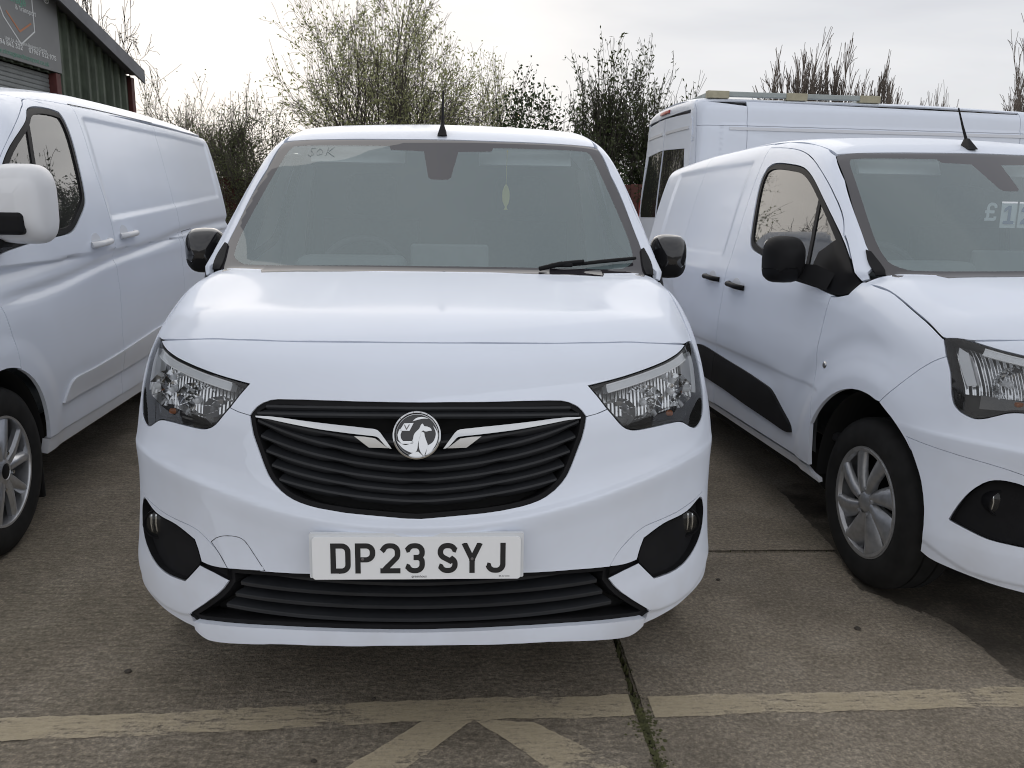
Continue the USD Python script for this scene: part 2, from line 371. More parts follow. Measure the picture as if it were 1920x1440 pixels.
class High:
    """tall long van, seen from its rear left corner"""
    W=lut([(.2,.95),(.5,.98),(.8,1.0),(1.2,.995),(1.5,.975),(1.8,.950),(2.1,.925),(2.4,.90),(2.6,.86)],0,3)
    YB=4.9
    def F(s,P):
        x=np.abs(P[...,0]); y=P[...,1]; z=P[...,2]
        w=s.W(z)+.03*sstep(1.2,2.2,y)-.03*sstep(4.5,4.9,y)
        w=w+.010*sstep(2.325,2.31,z)*sstep(1.2,1.4,y)*sstep(4.62,4.60,y)
        side=x-w
        roof=z-(2.62-.06*x*x-.05*sstep(3.2,1.3,y)-.28*sstep(1.95,1.1,y)**1.5)
        ws=((.72+(z-1.35)*.62+.10*x*x)-y)*.85
        cab=np.maximum(smax(smax(ws,roof,.10),side,.12),1.1-z)
        nose=(.02+.30*x*x+.08*sstep(.8,1.2,z)-y)
        hood=z-(1.12+.26*y)
        low=smax(smax(nose,hood,.12),side,.10); low=smax(low,.2-z,.05)
        f=smin(low,cab,.02)
        back=y-(s.YB-.05*sstep(1.3,2.4,z)-.05*x*x)
        return smax(f,back,.12)
class Chart:
    def __init__(s, solver, kind, yc=1.15, sign=-1): s.S, s.kind, s.yc, s.sign = solver, kind, yc, sign
    def to2(s, P):
        P = np.asarray(P, float)
        if s.kind == 'cyl': return np.stack([np.arctan2(P[:, 0], s.yc - P[:, 1]) * .95, P[:, 2]], -1)
        return P[:, {'top': [0, 1], 'side': [1, 2], 'front': [0, 2], 'rear': [0, 2]}[s.kind]]
    def solve(s, q):
        q = np.asarray(q, float); z0 = np.zeros(len(q)); o = z0 + 1
        if s.kind == 'cyl':
            a = q[:, 0] / .95; d = np.stack([np.sin(a), -np.cos(a), z0], -1)
            return s.S.hit(np.stack([z0, z0 + s.yc, q[:, 1]], -1) + 2.2 * d, -d, 0, 2.2)
        if s.kind == 'top': return s.S.hit(np.stack([q[:, 0], q[:, 1], z0 + 3.2], -1), np.stack([z0, z0, -o], -1), 0, 3.)
        if s.kind == 'side': return s.S.hit(np.stack([z0 + s.sign * 1.6, q[:, 0], q[:, 1]], -1), np.stack([-s.sign * o, z0, z0], -1), 0, 1.55)
        if s.kind == 'rear': return s.S.hit(np.stack([q[:, 0], z0 + 7.5, q[:, 1]], -1), np.stack([z0, -o, z0], -1), 0, 6.)
        return s.S.hit(np.stack([q[:, 0], z0 - 1., q[:, 1]], -1), np.stack([z0, o, z0], -1), 0, 4.)
def smooth_line(pts, step=.01, corner=35., closed=False):
    """spline through points, keeping corners sharper than `corner` degrees"""
    p = np.asarray(pts, float)
    keep = [0]
    for i in range(1, len(p)):
        if np.linalg.norm(p[i] - p[keep[-1]]) > 1e-6: keep.append(i)
    p = p[keep]
    if closed and np.linalg.norm(p[0] - p[-1]) < 1e-6: p = p[:-1]
    n = len(p)
    def turn(i):
        a, b = p[i] - p[i - 1], p[(i + 1) % n] - p[i]
        return np.degrees(np.arccos(np.clip(a @ b / (np.linalg.norm(a) * np.linalg.norm(b)), -1, 1)))
    if closed:
        cs = [i for i in range(n) if turn(i) > corner] or [0]
        p = np.roll(p, -cs[0], axis=0); cs = [c - cs[0] for c in cs] + [n]; p = np.vstack([p, p[:1]])
    else:
        cs = [0] + [i for i in range(1, n - 1) if turn(i) > corner] + [n - 1]
    out = []
    for a, b in zip(cs[:-1], cs[1:]):
        q = p[a:b + 1]; s = np.r_[0, np.cumsum(np.sqrt(np.linalg.norm(np.diff(q, axis=0), axis=1)))]
        L = np.linalg.norm(np.diff(q, axis=0), axis=1).sum(); m = max(2, int(math.ceil(L / step)) + 1)
        t = np.linspace(0, s[-1], m)
        r = CubicSpline(s, q, bc_type='natural')(t) if len(q) > 2 else np.stack([np.interp(t, s, q[:, k]) for k in range(q.shape[1])], -1)
        out.append(r[:-1])
    out.append(p[-1:] if not closed else np.zeros((0, p.shape[1])))
    return np.vstack(out)
def ring(pts, h):
    p = np.asarray(pts, float)
    if np.allclose(p[0], p[-1]): p = p[:-1]
    out = []
    for a, b in zip(p, np.roll(p, -1, axis=0)):
        m = max(1, int(round(np.linalg.norm(b - a) / h)))
        out.append(a + (b - a) * (np.arange(m) / m)[:, None])
    return np.vstack(out)
def sheet2d(poly, h):
    """points and triangles that fill a shapely polygon"""
    rings = [ring(poly.exterior.coords, h)] + [ring(r.coords, h) for r in poly.interiors]
    x0, y0, x1, y1 = poly.bounds
    gx, gy = np.meshgrid(np.arange(x0, x1, h), np.arange(y0, y1, h * .87)); gx = gx + (np.arange(gx.shape[0]) % 2)[:, None] * h / 2
    g = np.stack([gx.ravel(), gy.ravel()], -1)
    inn = poly.buffer(-.5 * h)
    g = g[shapely.contains_xy(inn, g[:, 0], g[:, 1])] if not inn.is_empty else g[:0]
    pts = np.vstack(rings + [g])
    tri = Delaunay(pts, qhull_options='QJ Pp').simplices
    c = pts[tri].mean(1); k = shapely.contains_xy(poly, c[:, 0], c[:, 1])
    a = pts[tri]; ar = (a[:, 1, 0] - a[:, 0, 0]) * (a[:, 2, 1] - a[:, 0, 1]) - (a[:, 1, 1] - a[:, 0, 1]) * (a[:, 2, 0] - a[:, 0, 0])
    tri = tri[k & (np.abs(ar) > 1e-9)]
    return pts, tri, [len(r) for r in rings]
def panel(chart, poly, h=.014, off=0., flange=.016, gap=.0018, bow=0.):
    """a skin of the body over `poly` (drawn in the chart), with edges folded inwards"""
    if not poly.is_valid: poly = poly.buffer(0)
    poly = poly.buffer(-gap, join_style='mitre') if gap else poly
    out = []
    for g in getattr(poly, 'geoms', [poly]):
        if g.is_empty or g.area < max(2e-5, .02 * poly.area if poly.area > .05 else 0): continue
        g = g.simplify(.0006)
        pts, tri, rl = sheet2d(g, h)
        P = chart.solve(pts); bad = np.isnan(P[:, 0]); tri = tri[~bad[tri].any(1)]
        n = chart.S.normal(np.nan_to_num(P)); P = np.nan_to_num(P)
        P = P + n * off
        fn = np.cross(P[tri[:, 1]] - P[tri[:, 0]], P[tri[:, 2]] - P[tri[:, 0]])
        flip = (fn * n[tri].mean(1)).sum(1) < 0; tri = tri.copy(); tri[flip] = tri[flip][:, ::-1]
        out.append((P, tri, n))
        if flange:
            s = 0
            for L in rl:
                i = np.arange(s, s + L); j = np.roll(i, -1); s += L
                ok = ~(bad[i] | bad[j]); i, j = i[ok], j[ok]
                A, B = P[i], P[j]; D, E2 = A - n[i] * flange, B - n[j] * flange
                fnn = np.cross(B - A, n[i] + n[j]); fnn /= np.maximum(np.linalg.norm(fnn, axis=1, keepdims=True), 1e-9)
                mid = (pts[i] + pts[j]) / 2; m = len(i)
                V = np.vstack([A, B, E2, D]); k = np.arange(m)
                F = np.vstack([np.stack([k, k + m, k + 2 * m], 1), np.stack([k, k + 2 * m, k + 3 * m], 1)])
                f2 = np.cross(V[F[:, 1]] - V[F[:, 0]], V[F[:, 2]] - V[F[:, 0]])
                # outward = away from the panel's inside
                e2 = pts[j] - pts[i]; o2 = np.stack([e2[:, 1], -e2[:, 0]], -1); o2 /= np.maximum(np.linalg.norm(o2, axis=1, keepdims=True), 1e-9)
                tst = mid + o2 * 1e-4; inside = shapely.contains_xy(g, tst[:, 0], tst[:, 1])
                q = chart.solve(mid - np.where(inside, -1, 1)[:, None] * o2 * .004)      # a point inside the panel
                inw = np.nan_to_num(q) + n[i] * off - (A + B) / 2
                sgn = np.where((fnn * inw).sum(1) > 0, -1., 1.)
                fnn = fnn * sgn[:, None]
                fl = (f2 * np.vstack([fnn, fnn])).sum(1) < 0; F[fl] = F[fl][:, ::-1]
                out.append((V, F, np.vstack([fnn] * 4)))
    return cat(*out)
def poly3(chart, *lines, corner=35., step=.01):
    """polygon in the chart from 3-D polylines joined end to end"""
    P = np.vstack([np.asarray(l, float) for l in lines])
    return Polygon(smooth_line(chart.to2(P), step, corner, closed=True)).buffer(0)
def inset_line(line, d):
    return [tuple(np.asarray(p) + d) for p in line]
# ------------------------------------------------------------------ the small panel vans (one model, two trims)
NEAR = lambda pts: [tuple(p) for p in pts]
mx = lambda pts: [(-p[0],) + tuple(p[1:]) for p in pts][::-1]
CS = Solver(Combo().F)
CY, TP, SD, FR = Chart(CS, 'cyl'), Chart(CS, 'top'), Chart(CS, 'side'), Chart(CS, 'front')
SHUT = [(-.782, .513, 1.006), (-.724, .45, 1.017), (-.672, .407, 1.025), (-.619, .371, 1.032), (-.574, .345, 1.037), (-.521, .314, 1.04), (-.446, .279, 1.044), (-.354, .244, 1.047), (-.2, .213, 1.051), (0, .197, 1.053)]
HL_TOP = [(-.784, .516, 1.006), (-.763, .473, .997), (-.728, .42, .986), (-.681, .365, .976), (-.623, .308, .967), (-.562, .259, .958), (-.498, .215, .95), (-.443, .182, .944)]
HL_IN = [(-.443, .182, .944), (-.465, .181, .919), (-.4955, .18, .8805)]
HL_IN2 = [(-.4955, .18, .8805), (-.523, .185, .849), (-.539, .191, .832), (-.556, .199, .821), (-.578, .213, .814), (-.608, .234, .812), (-.662, .277, .811), (-.738, .349, .805), (-.762, .373, .792), (-.796, .41, .771), (-.815, .436, .771), (-.833, .464, .784), (-.842, .484, .804), (-.846, .502, .847), (-.843, .52, .898), (-.838, .556, .948)]
HL_OUT = [(-.838, .556, .948), (-.834, .575, .975), (-.827, .602, 1.007), (-.812, .58, 1.013), (-.797, .545, 1.010), (-.784, .516, 1.006)]
SEAM = [(-.4955, .18, .8805), (-.467, .16, .873), (-.435, .143, .869)]
GR_TOP = [(-.435, .143, .869), (-.416, .144, .892), (-.384, .139, .909), (-.345, .127, .915), (-.22, .096, .919), (-.07, .078, .920), (0, .075, .920)]
GR_BOT = [(0, .01, .638), (-.068, .013, .642), (-.157, .022, .647), (-.248, .039, .656), (-.316, .06, .672), (-.355, .078, .694), (-.385, .095, .727), (-.407, .113, .778), (-.424, .126, .818), (-.435, .143, .869)]
SEAM_F = [(-.838, .556, .948), (-.854, .581, .933), (-.881, .631, .89), (-.913, .699, .818), (-.931, .768, .748)]
FOGSEAM = [(-.915, .585, .615), (-.897, .545, .585), (-.851, .462, .553), (-.8, .385, .546), (-.734, .315, .541), (-.66, .25, .54), (-.613, .207, .536), (-.574, .179, .517), (-.537, .153, .487), (-.512, .136, .451)]
FOGSEAM_B = [(-.915, .61, .662), (-.857, .475, .648), (-.778, .364, .635), (-.714, .294, .619), (-.65, .24, .59), (-.59, .19, .545), (-.537, .153, .487), (-.512, .136, .451)]
FOG = [(-.858, .47, .505), (-.852, .46, .530), (-.836, .44, .539), (-.792, .38, .526), (-.74, .32, .522), (-.685, .267, .521), (-.62, .211, .502), (-.608, .2, .475), (-.599, .19, .446), (-.657, .222, .381), (-.697, .255, .377), (-.757, .312, .379), (-.815, .38, .402), (-.846, .44, .44), (-.857, .465, .475)]
FOG_B = [(-.843, .43, .428), (-.831, .421, .467), (-.811, .403, .519), (-.788, .378, .56), (-.769, .356, .58), (-.749, .333, .587), (-.71, .292, .582), (-.66, .25, .55), (-.62, .21, .50), (-.60, .19, .446), (-.657, .222, .39), (-.703, .265, .397), (-.769, .331, .398), (-.811, .383, .413)]
LINK = [(-.604, .19, .449), (-.561, .165, .446), (-.507, .136, .452), (-.506, .131, .42), (-.554, .159, .43), (-.606, .19, .4375)]
LG_TOP = [(-.512, .136, .451), (-.416, .09, .464), (-.35, .06, .470), (-.272, .043, .476), (0, .012, .484)]
LG_SIDE = [(-.508, .131, .42), (-.532, .14, .388), (-.578, .159, .345), (-.629, .191, .301), (-.642, .201, .289), (-.640, .2, .266), (-.622, .191, .249)]
LOW_EDGE = [(-.622, .191, .249), (-.652, .213, .246), (-.706, .257, .247), (-.761, .309, .251), (-.81, .36, .26), (-.85, .41, .268), (-.879, .466, .278)]
ARC = lambda a0, a1, n=14, yc=.89, r=.425: [(-.93, yc + r * math.cos(math.radians(a)), .335 + r * math.sin(math.radians(a))) for a in np.linspace(a0, a1, n)]
LIP = [(-.618, .184, .279), (-.565, .149, .291), (-.49, .107, .305), (-.419, .075, .317), (-.287, .034, .331), (-.12, .012, .338), (0, .001, .339)]
LIP_B = [(0, 0, .305), (-.2, .02, .297), (-.354, .052, .284), (-.46, .1, .262), (-.548, .145, .243), (-.583, .166, .242), (-.613, .184, .256)]
WS_L = [(0, .966, 1.187), (-.343, .977, 1.183), (-.56, 1.006, 1.178), (-.745, 1.06, 1.172), (-.782, 1.09, 1.182), (-.786, 1.142, 1.212), (-.772, 1.246, 1.292), (-.742, 1.428, 1.436), (-.706, 1.59, 1.559), (-.683, 1.735, 1.655), (-.672, 1.76, 1.676), (-.61, 1.763, 1.688), (-.454, 1.754, 1.692), (-.193, 1.747, 1.697), (0, 1.748, 1.699)]
WS_IN = [(0, 0, 1.206), (-.347, 0, 1.204), (-.668, 0, 1.199), (-.693, 0, 1.203), (-.724, 0, 1.218), (-.734, 0, 1.230), (-.736, 0, 1.247), (-.734, 0, 1.291), (-.713, 0, 1.386), (-.680, 0, 1.508), (-.653, 0, 1.603), (-.636, 0, 1.646), (-.622, 0, 1.659), (-.551, 0, 1.664), (-.22, 0, 1.667), (-.212, 0, 1.650), (-.072, 0, 1.645), (-.046, 0, 1.533), (-.034, 0, 1.523), (0, 0, 1.522)]
HOOD_EDGE = [tuple(p) for p in TP.solve(np.array([(-.832, 1.125), (-.829, 1.06), (-.827, .95), (-.828, .85), (-.8285, .75), (-.828, .67), (-.827, .602)]))]
WINDOW = [(-.8, 2.297, 1.318), (-.8, 2.360, 1.48), (-.8, 2.39, 1.60), (-.8, 2.37, 1.650), (-.8, 2.313, 1.667), (-.8, 2.084, 1.652), (-.8, 1.926, 1.627), (-.8, 1.79, 1.576), (-.8, 1.587, 1.462), (-.8, 1.312, 1.283), (-.8, 1.14, 1.147), (-.8, 1.165, 1.103), (-.8, 1.214, 1.090), (-.8, 1.313, 1.096), (-.8, 1.637, 1.142), (-.8, 1.915, 1.187), (-.8, 2.152, 1.225), (-.8, 2.25, 1.255)]
DOORTOP = [(-.818, 1.346, 1.319), (-.794, 1.389, 1.367), (-.78, 1.442, 1.415), (-.772, 1.539, 1.486), (-.755, 1.692, 1.582), (-.728, 1.873, 1.667), (-.703, 2.076, 1.723), (-.686, 2.299, 1.752), (-.675, 2.48, 1.766)]
DOORFRONT = [(-.926, 1.262, .36), (-.935, 1.264, .543), (-.927, 1.283, .663), (-.913, 1.299, .793), (-.909, 1.293, .918), (-.897, 1.281, 1.012), (-.889, 1.268, 1.078)]
MOULD = [(-.92, 2.821, .606), (-.912, 2.79, .65), (-.913, 2.70, .657), (-.914, 2.381, .642), (-.917, 2.021, .626), (-.92, 1.761, .609), (-.922, 1.676, .595), (-.923, 1.566, .54), (-.921, 1.462, .480), (-.921, 1.452, .455), (-.921, 1.50, .447), (-.921, 1.651, .452), (-.921, 1.979, .463), (-.922, 2.332, .481), (-.922, 2.746, .502), (-.922, 2.81, .53)]
SILL = .345
DOOR_REAR, SLIDE_REAR = 2.47, 3.42
roof_edge = [(-.672, 1.765, 1.68), (-.664, 1.85, 1.71), (-.657, 2.0, 1.75), (-.652, 2.3, 1.77), (-.650, 2.7, 1.78), (-.648, 3.4, 1.78), (-.640, 4.0, 1.77), (-.625, 4.30, 1.75)]

def clip_y(poly, y0, y1): return poly.intersection(sbox(y0, -1, y1, 4))
REC = []
def rec(name, mesh, material, parent=None, label=None, key=None): REC.append((name, mesh, material, parent, label, key or name))
def both(name, mesh, material, parent=None, label=None, key=None):
    k = key or name
    rec(name, mesh, material, parent and parent + '/L', label, k + '/L'); rec(name, mirror(mesh), material, parent and parent + '/R', label, k + '/R')

# -- bonnet and nose
bonnet = poly3(TP, SHUT[:-1], mx(SHUT), mx(HOOD_EDGE + [(-.815, .575, 1.01), (-.797, .54, 1.009)]),
               [(t, .960 + float(Combo.BW(abs(t))), 1.17) for t in (.825, .79, .745, .65, .56, .45, .343, .2, 0, -.2, -.343, -.45, -.56, -.65, -.745, -.79, -.825)],
               HOOD_EDGE + [(-.815, .575, 1.01), (-.797, .54, 1.009)])
rec('bonnet', panel(TP, bonnet, .016, gap=.0026), 'white_paint')
nose_half = SHUT[::-1]                                        # centre -> outer
left = [SHUT[::-1], HL_TOP, HL_IN[1:], SEAM[1:], GR_TOP[1:]]
L = np.vstack([np.asarray(l) for l in left])
nose = Polygon(smooth_line(CY.to2(np.vstack([L, (L * [-1, 1, 1])[::-1][1:-1]])), .01, 35, True)).buffer(0)
rec('nose_panel', panel(CY, nose, .012, gap=.0011), 'white_paint')
def bumper_poly(fogseam, arch_start=101):
    left = [GR_BOT, SEAM[::-1][1:], HL_IN2[1:], SEAM_F[1:], [p for p in ARC(112, 140, 5)][1:], fogseam, LG_TOP[1:]]
    L = np.vstack([np.asarray(l) for l in left])
    return Polygon(smooth_line(CY.to2(np.vstack([L, (L * [-1, 1, 1])[::-1][1:-1]])), .01, 33, True)).buffer(0)
def low_poly(fogseam, fog):
    P = poly3(CY, fogseam, LG_SIDE, LOW_EDGE[1:], ARC(186, 150, 8))
    return P.difference(poly3(CY, fog).buffer(.003)).difference(poly3(CY, LINK, corner=20))
rec('front_bumper', panel(CY, bumper_poly(FOGSEAM), .0085, gap=.0009), 'white_paint', key='bumper_a')
rec('front_bumper', panel(CY, bumper_poly(FOGSEAM_B), .0085, gap=.0009), 'white_paint', key='bumper_b')
for k, fs, fg in (('a', FOGSEAM, FOG), ('b', FOGSEAM_B, FOG_B)):
    both('lower_bumper_corner', panel(CY, low_poly(fs, fg), .008, gap=.0012), 'white_paint', key='lowcorner_' + k)
    fp = poly3(CY, fg)
    both('fog_lamp_surround', panel(CY, fp, .012, off=-.022, flange=-.022, gap=.0), 'black_plastic', key='fogsur_' + k)
both('bumper_link_trim', panel(CY, poly3(CY, LINK, corner=20), .012, off=-.012, flange=-.012, gap=0), 'black_plastic', key='link')
tow = poly3(CY, [(-.512, .136, .451), (-.537, .153, .487), (-.562, .171, .514), (-.534, .153, .536), (-.467, .115, .547), (-.44, .102, .525), (-.399, .083, .468)], corner=60)
tow_line = tow.boundary.buffer(.0016).intersection(tow)
rec('towing_eye_cover', panel(CY, tow_line, .012, off=.0006, flange=0, gap=0), 'dark_void', 'bumper_a')
# -- fog lamps
def fog_lamp():
    c = np.array([-.785, .395, .478])
    bowl = revolve([(.0, .03), (.02, .028), (.034, .012), (.040, -.004), (.044, -.004), (.044, .034)], 28, 'y')
    ln = revolve([(.0, -.006), (.022, -.004), (.038, .002)], 28, 'y')
    fl = [tube([(x, .012, -.026), (x, .006, .0), (x, .012, .026)], .005, 6) for x in (-.022, -.008, .008, .022)]
    return moved(bowl, c), moved(ln, c), moved(cat(*fl), c)
fb, fl_, ff = fog_lamp()
both('fog_lamp', fb, 'satin_black', key='fog'); both('reflector', ff, 'reflector_chrome', 'fog', key='fog_r'); both('lens', fl_, 'lamp_glass', 'fog', key='fog_l')
# -- lower intake
li = np.vstack([np.asarray(LG_TOP), ]); side_in = LG_SIDE[:5] + [(-.618, .184, .281)]
LI = np.vstack([np.asarray(l) for l in (LG_TOP[::-1], side_in, LIP[1:])])
intake = Polygon(smooth_line(CY.to2(np.vstack([LI, (LI * [-1, 1, 1])[::-1][1:-1]])), .012, 33, True)).buffer(0)
rec('lower_intake', panel(CY, intake, .02, off=-.075, flange=-.075, gap=-.004), 'dark_void')
for zc in (.455, .425, .392, .359):
    w = float(np.interp(zc, [.30, .345, .388, .42, .46], [.60, .565, .520, .50, .49])) - .004
    xs = np.linspace(-w, w, 61); sag = .018 * (np.abs(xs) / .6) ** 2
    P = CY.solve(np.stack([np.arctan2(xs, 1.15 - .09) * .95, zc - sag * (1 if zc < .45 else -.3)], -1)); P = P[~np.isnan(P[:, 0])]
    n = CS.normal(P) * [1, 1, 0]; n /= np.linalg.norm(n, axis=1, keepdims=True)
    A = [P - n * .016 + [0, 0, .008], P - n * .012 + [0, 0, .0045], P - n * .013 + [0, 0, -.004], P - n * .030 + [0, 0, -.009], P - n * .07 + [0, 0, -.006], P - n * .07 + [0, 0, .010]]
    rec('intake_slat', arr((np.vstack(A), np.vstack([np.stack([np.arange(len(P) - 1) + a * len(P), np.arange(1, len(P)) + a * len(P), np.arange(1, len(P)) + b * len(P), np.arange(len(P) - 1) + b * len(P)], 1) for a, b in ((0, 1), (1, 2), (2, 3), (3, 4), (4, 5), (5, 0))])), 50), 'grille_grey')
rec('intake_surround', panel(CY, intake.buffer(.003).difference(intake.buffer(-.012)), .012, off=-.008, flange=.05, gap=0), 'black_plastic')
LPo = np.vstack([np.asarray(LIP)[:-1], mx(LIP), mx(LIP_B), LIP_B[1:]])
lip = Polygon(smooth_line(CY.to2(LPo), .01, 35, True)).buffer(0)
rec('bumper_lip', panel(CY, lip, .010, off=.012, flange=.05, gap=.0), 'white_paint')
# -- grille
GPo = np.vstack([GR_TOP[:-1], mx(GR_TOP), mx(GR_BOT)[1:], GR_BOT[1:-1]])
grille_poly = Polygon(smooth_line(CY.to2(GPo), .01, 30, True)).buffer(0)
rec('grille', panel(CY, grille_poly, .02, off=-.07, flange=-.07, gap=-.004), 'dark_void')
rec('grille_frame', panel(CY, grille_poly.buffer(.002).difference(grille_poly.buffer(-.011)), .012, off=-.004, flange=.05, gap=0), 'black_plastic')
gb = grille_poly.bounds
def slat(zfun, step_w, step_dz, top_h=.005, depth=.05, name='grille_slat', inset=.010):
    """one bar of the grille: a thin lit upper lip over a tall face that leans back; its lower edge drops in steps"""
    xs = np.linspace(-.44, .44, 177); z = zfun(np.abs(xs)); q = np.stack([np.arctan2(xs, 1.15 - .08) * .95, z], -1)
    k = shapely.contains_xy(grille_poly.buffer(-.010), q[:, 0], q[:, 1])
    if k.sum() < 8: return
    xs, q = xs[k], q[k]
    P = CY.solve(q); n = CS.normal(P) * [1, 1, 0]; n /= np.linalg.norm(n, axis=1, keepdims=True); m = len(P); Z = np.array([0, 0, 1.])
    ph = (np.abs(xs) / step_w) % 1.0; tri = sstep(.0, .22, ph) * sstep(1.0, .72, ph)
    lip_h = (top_h + step_dz * tri)[:, None]
    A = [P - n * .034 + Z * .010, P - n * inset + Z * .003, P - n * (inset - .002) - Z * .002, P - n * (inset + .003) - Z * (.002 + lip_h), P - n * (inset + .020) - Z * (.006 + lip_h), P - n * depth - Z * .004, P - n * depth + Z * .010]
    i = np.arange(m - 1); F = np.vstack([np.stack([i + a * m, i + 1 + a * m, i + 1 + b * m, i + b * m], 1) for a, b in ((0, 1), (1, 2), (2, 3), (3, 4), (4, 5), (5, 6), (6, 0))])
    rec(name, arr((np.vstack(A), F), 40), 'grille_grey')
for dz in (.906, .889): slat(lambda x, d=dz: d - .012 * (x / .42) ** 2, .9, .0, .007, inset=.004)
for i, zc in enumerate((.787, .757, .729, .702, .676)):
    slat(lambda x, z=zc, i=i: z + (.060 - .004 * i) * (x / .40) ** 1.6, .205 - .006 * i, .005, .006)
slat(lambda x: .820 + .040 * (np.maximum(x, .0) / .40) ** 1.3, .22, .006, .006)
# chrome wings each side of the badge
def surf(xz, out):
    P = FR.solve(np.asarray(xz, float)); return P - CS.normal(P) * -out
wu = Polygon(smooth_line(np.array([(-.4194, .8698), (-.3816, .8722), (-.3108, .8699), (-.218, .864), (-.1577, .8608), (-.116, .8574), (-.1012, .8549), (-.0893, .8443), (-.0638, .8092), (-.0744, .8119), (-.0951, .8337), (-.107, .8392), (-.1575, .8436), (-.2178, .8479), (-.3104, .8574), (-.3813, .8653), (-.4178, .8665)]), .006, 40, True)).buffer(0)
wl = Polygon([(-.1605, .8377), (-.1337, .8368), (-.107, .8334), (-.0951, .825), (-.0744, .8096), (-.1218, .8096)])
both('grille_wing', panel(FR, wu, .008, off=.001, flange=.022, gap=0), 'chrome', key='wing')
both('wing_foot', panel(FR, wl, .008, off=-.006, flange=.02, gap=0), 'brushed_chrome', 'wing', key='wingfoot')
# -- badge
BC = np.array([0., .030, .848]); BR = .0605
tilt = rot('x', -.22)
def bput(m): v, f, n = m; return v @ tilt.T + BC, f, n @ tilt.T
rec('badge', bput(revolve([(0, .004), (.052, .004), (.0525, -.006), (.0555, -.0105), (.0590, -.0095), (BR, -.003), (BR, .03)], 72, 'y')), 'chrome')
rec('badge_disc', bput(revolve([(0, -.003), (.051, -.003), (.051, .006)], 64, 'y')), 'gloss_black', 'badge')
bp = lambda pts: Polygon(smooth_line(np.array([((x - 875) / 170 * BR, -(y - 318) / 170 * BR) for x, y in pts]), .002, 42, True)).buffer(0)
gr = [bp([(755, 287), (787, 236), (852, 233), (824, 288)]),
      LineString([((x - 875) / 170 * BR, -(y - 318) / 170 * BR) for x, y in [(762, 285), (752, 315), (757, 345), (775, 368), (842, 368)]]).buffer(.0035),
      bp([(733, 354), (770, 378), (800, 386), (832, 372), (848, 345), (856, 312), (878, 285), (893, 268), (905, 243), (915, 238), (926, 255), (952, 260), (972, 272), (977, 287), (958, 288), (935, 292), (918, 284), (905, 300), (896, 335), (884, 372), (880, 404), (872, 430), (850, 440), (815, 430), (775, 405)]),
      bp([(905, 292), (925, 300), (936, 345), (950, 385), (945, 410), (925, 462), (905, 440), (890, 400), (892, 345)]),
      bp([(950, 388), (985, 365), (1002, 330), (1005, 300), (985, 250), (1012, 290), (1018, 330), (1008, 375), (978, 425), (935, 462)]),
      bp([(845, 222), (870, 200), (915, 192), (958, 205), (925, 203), (885, 210)]),
      bp([(810, 462), (850, 440), (885, 432), (920, 463), (875, 476)])]
gm = cat(*[extrude(g, .0035, 'xz', -.003) for g in gr])
rec('griffin_emblem', bput(gm), 'reflector_chrome', 'badge')
vv = LineString([((790 - 875) / 170 * BR, -(248 - 318) / 170 * BR), ((803 - 875) / 170 * BR, -(278 - 318) / 170 * BR), ((822 - 875) / 170 * BR, -(246 - 318) / 170 * BR)]).buffer(.0012)
rec('flag_letter', bput(extrude(vv, .0008, 'xz', -.0065)), 'screw_grey', 'badge')
ls = []
for i, ch in enumerate('VAUXHALL'):
    a = math.radians(90 + 62 - i * 124 / 7); g = lettering(ch, .0042, .0006, True); w = g[0][:, 0].max()
    g = moved(g, (-w / 2, -.0021, 0)); g = moved(g, R=rot('z', a - math.pi / 2)); g = moved(g, (.0573 * math.cos(a), .0573 * math.sin(a), .0098))
    ls.append((g[0] @ np.array([[1, 0, 0], [0, 0, -1], [0, 1, 0]]).T, g[1], g[2] @ np.array([[1, 0, 0], [0, 0, -1], [0, 1, 0]]).T))
rec('badge_lettering', bput(cat(*ls)), 'screw_grey', 'badge')
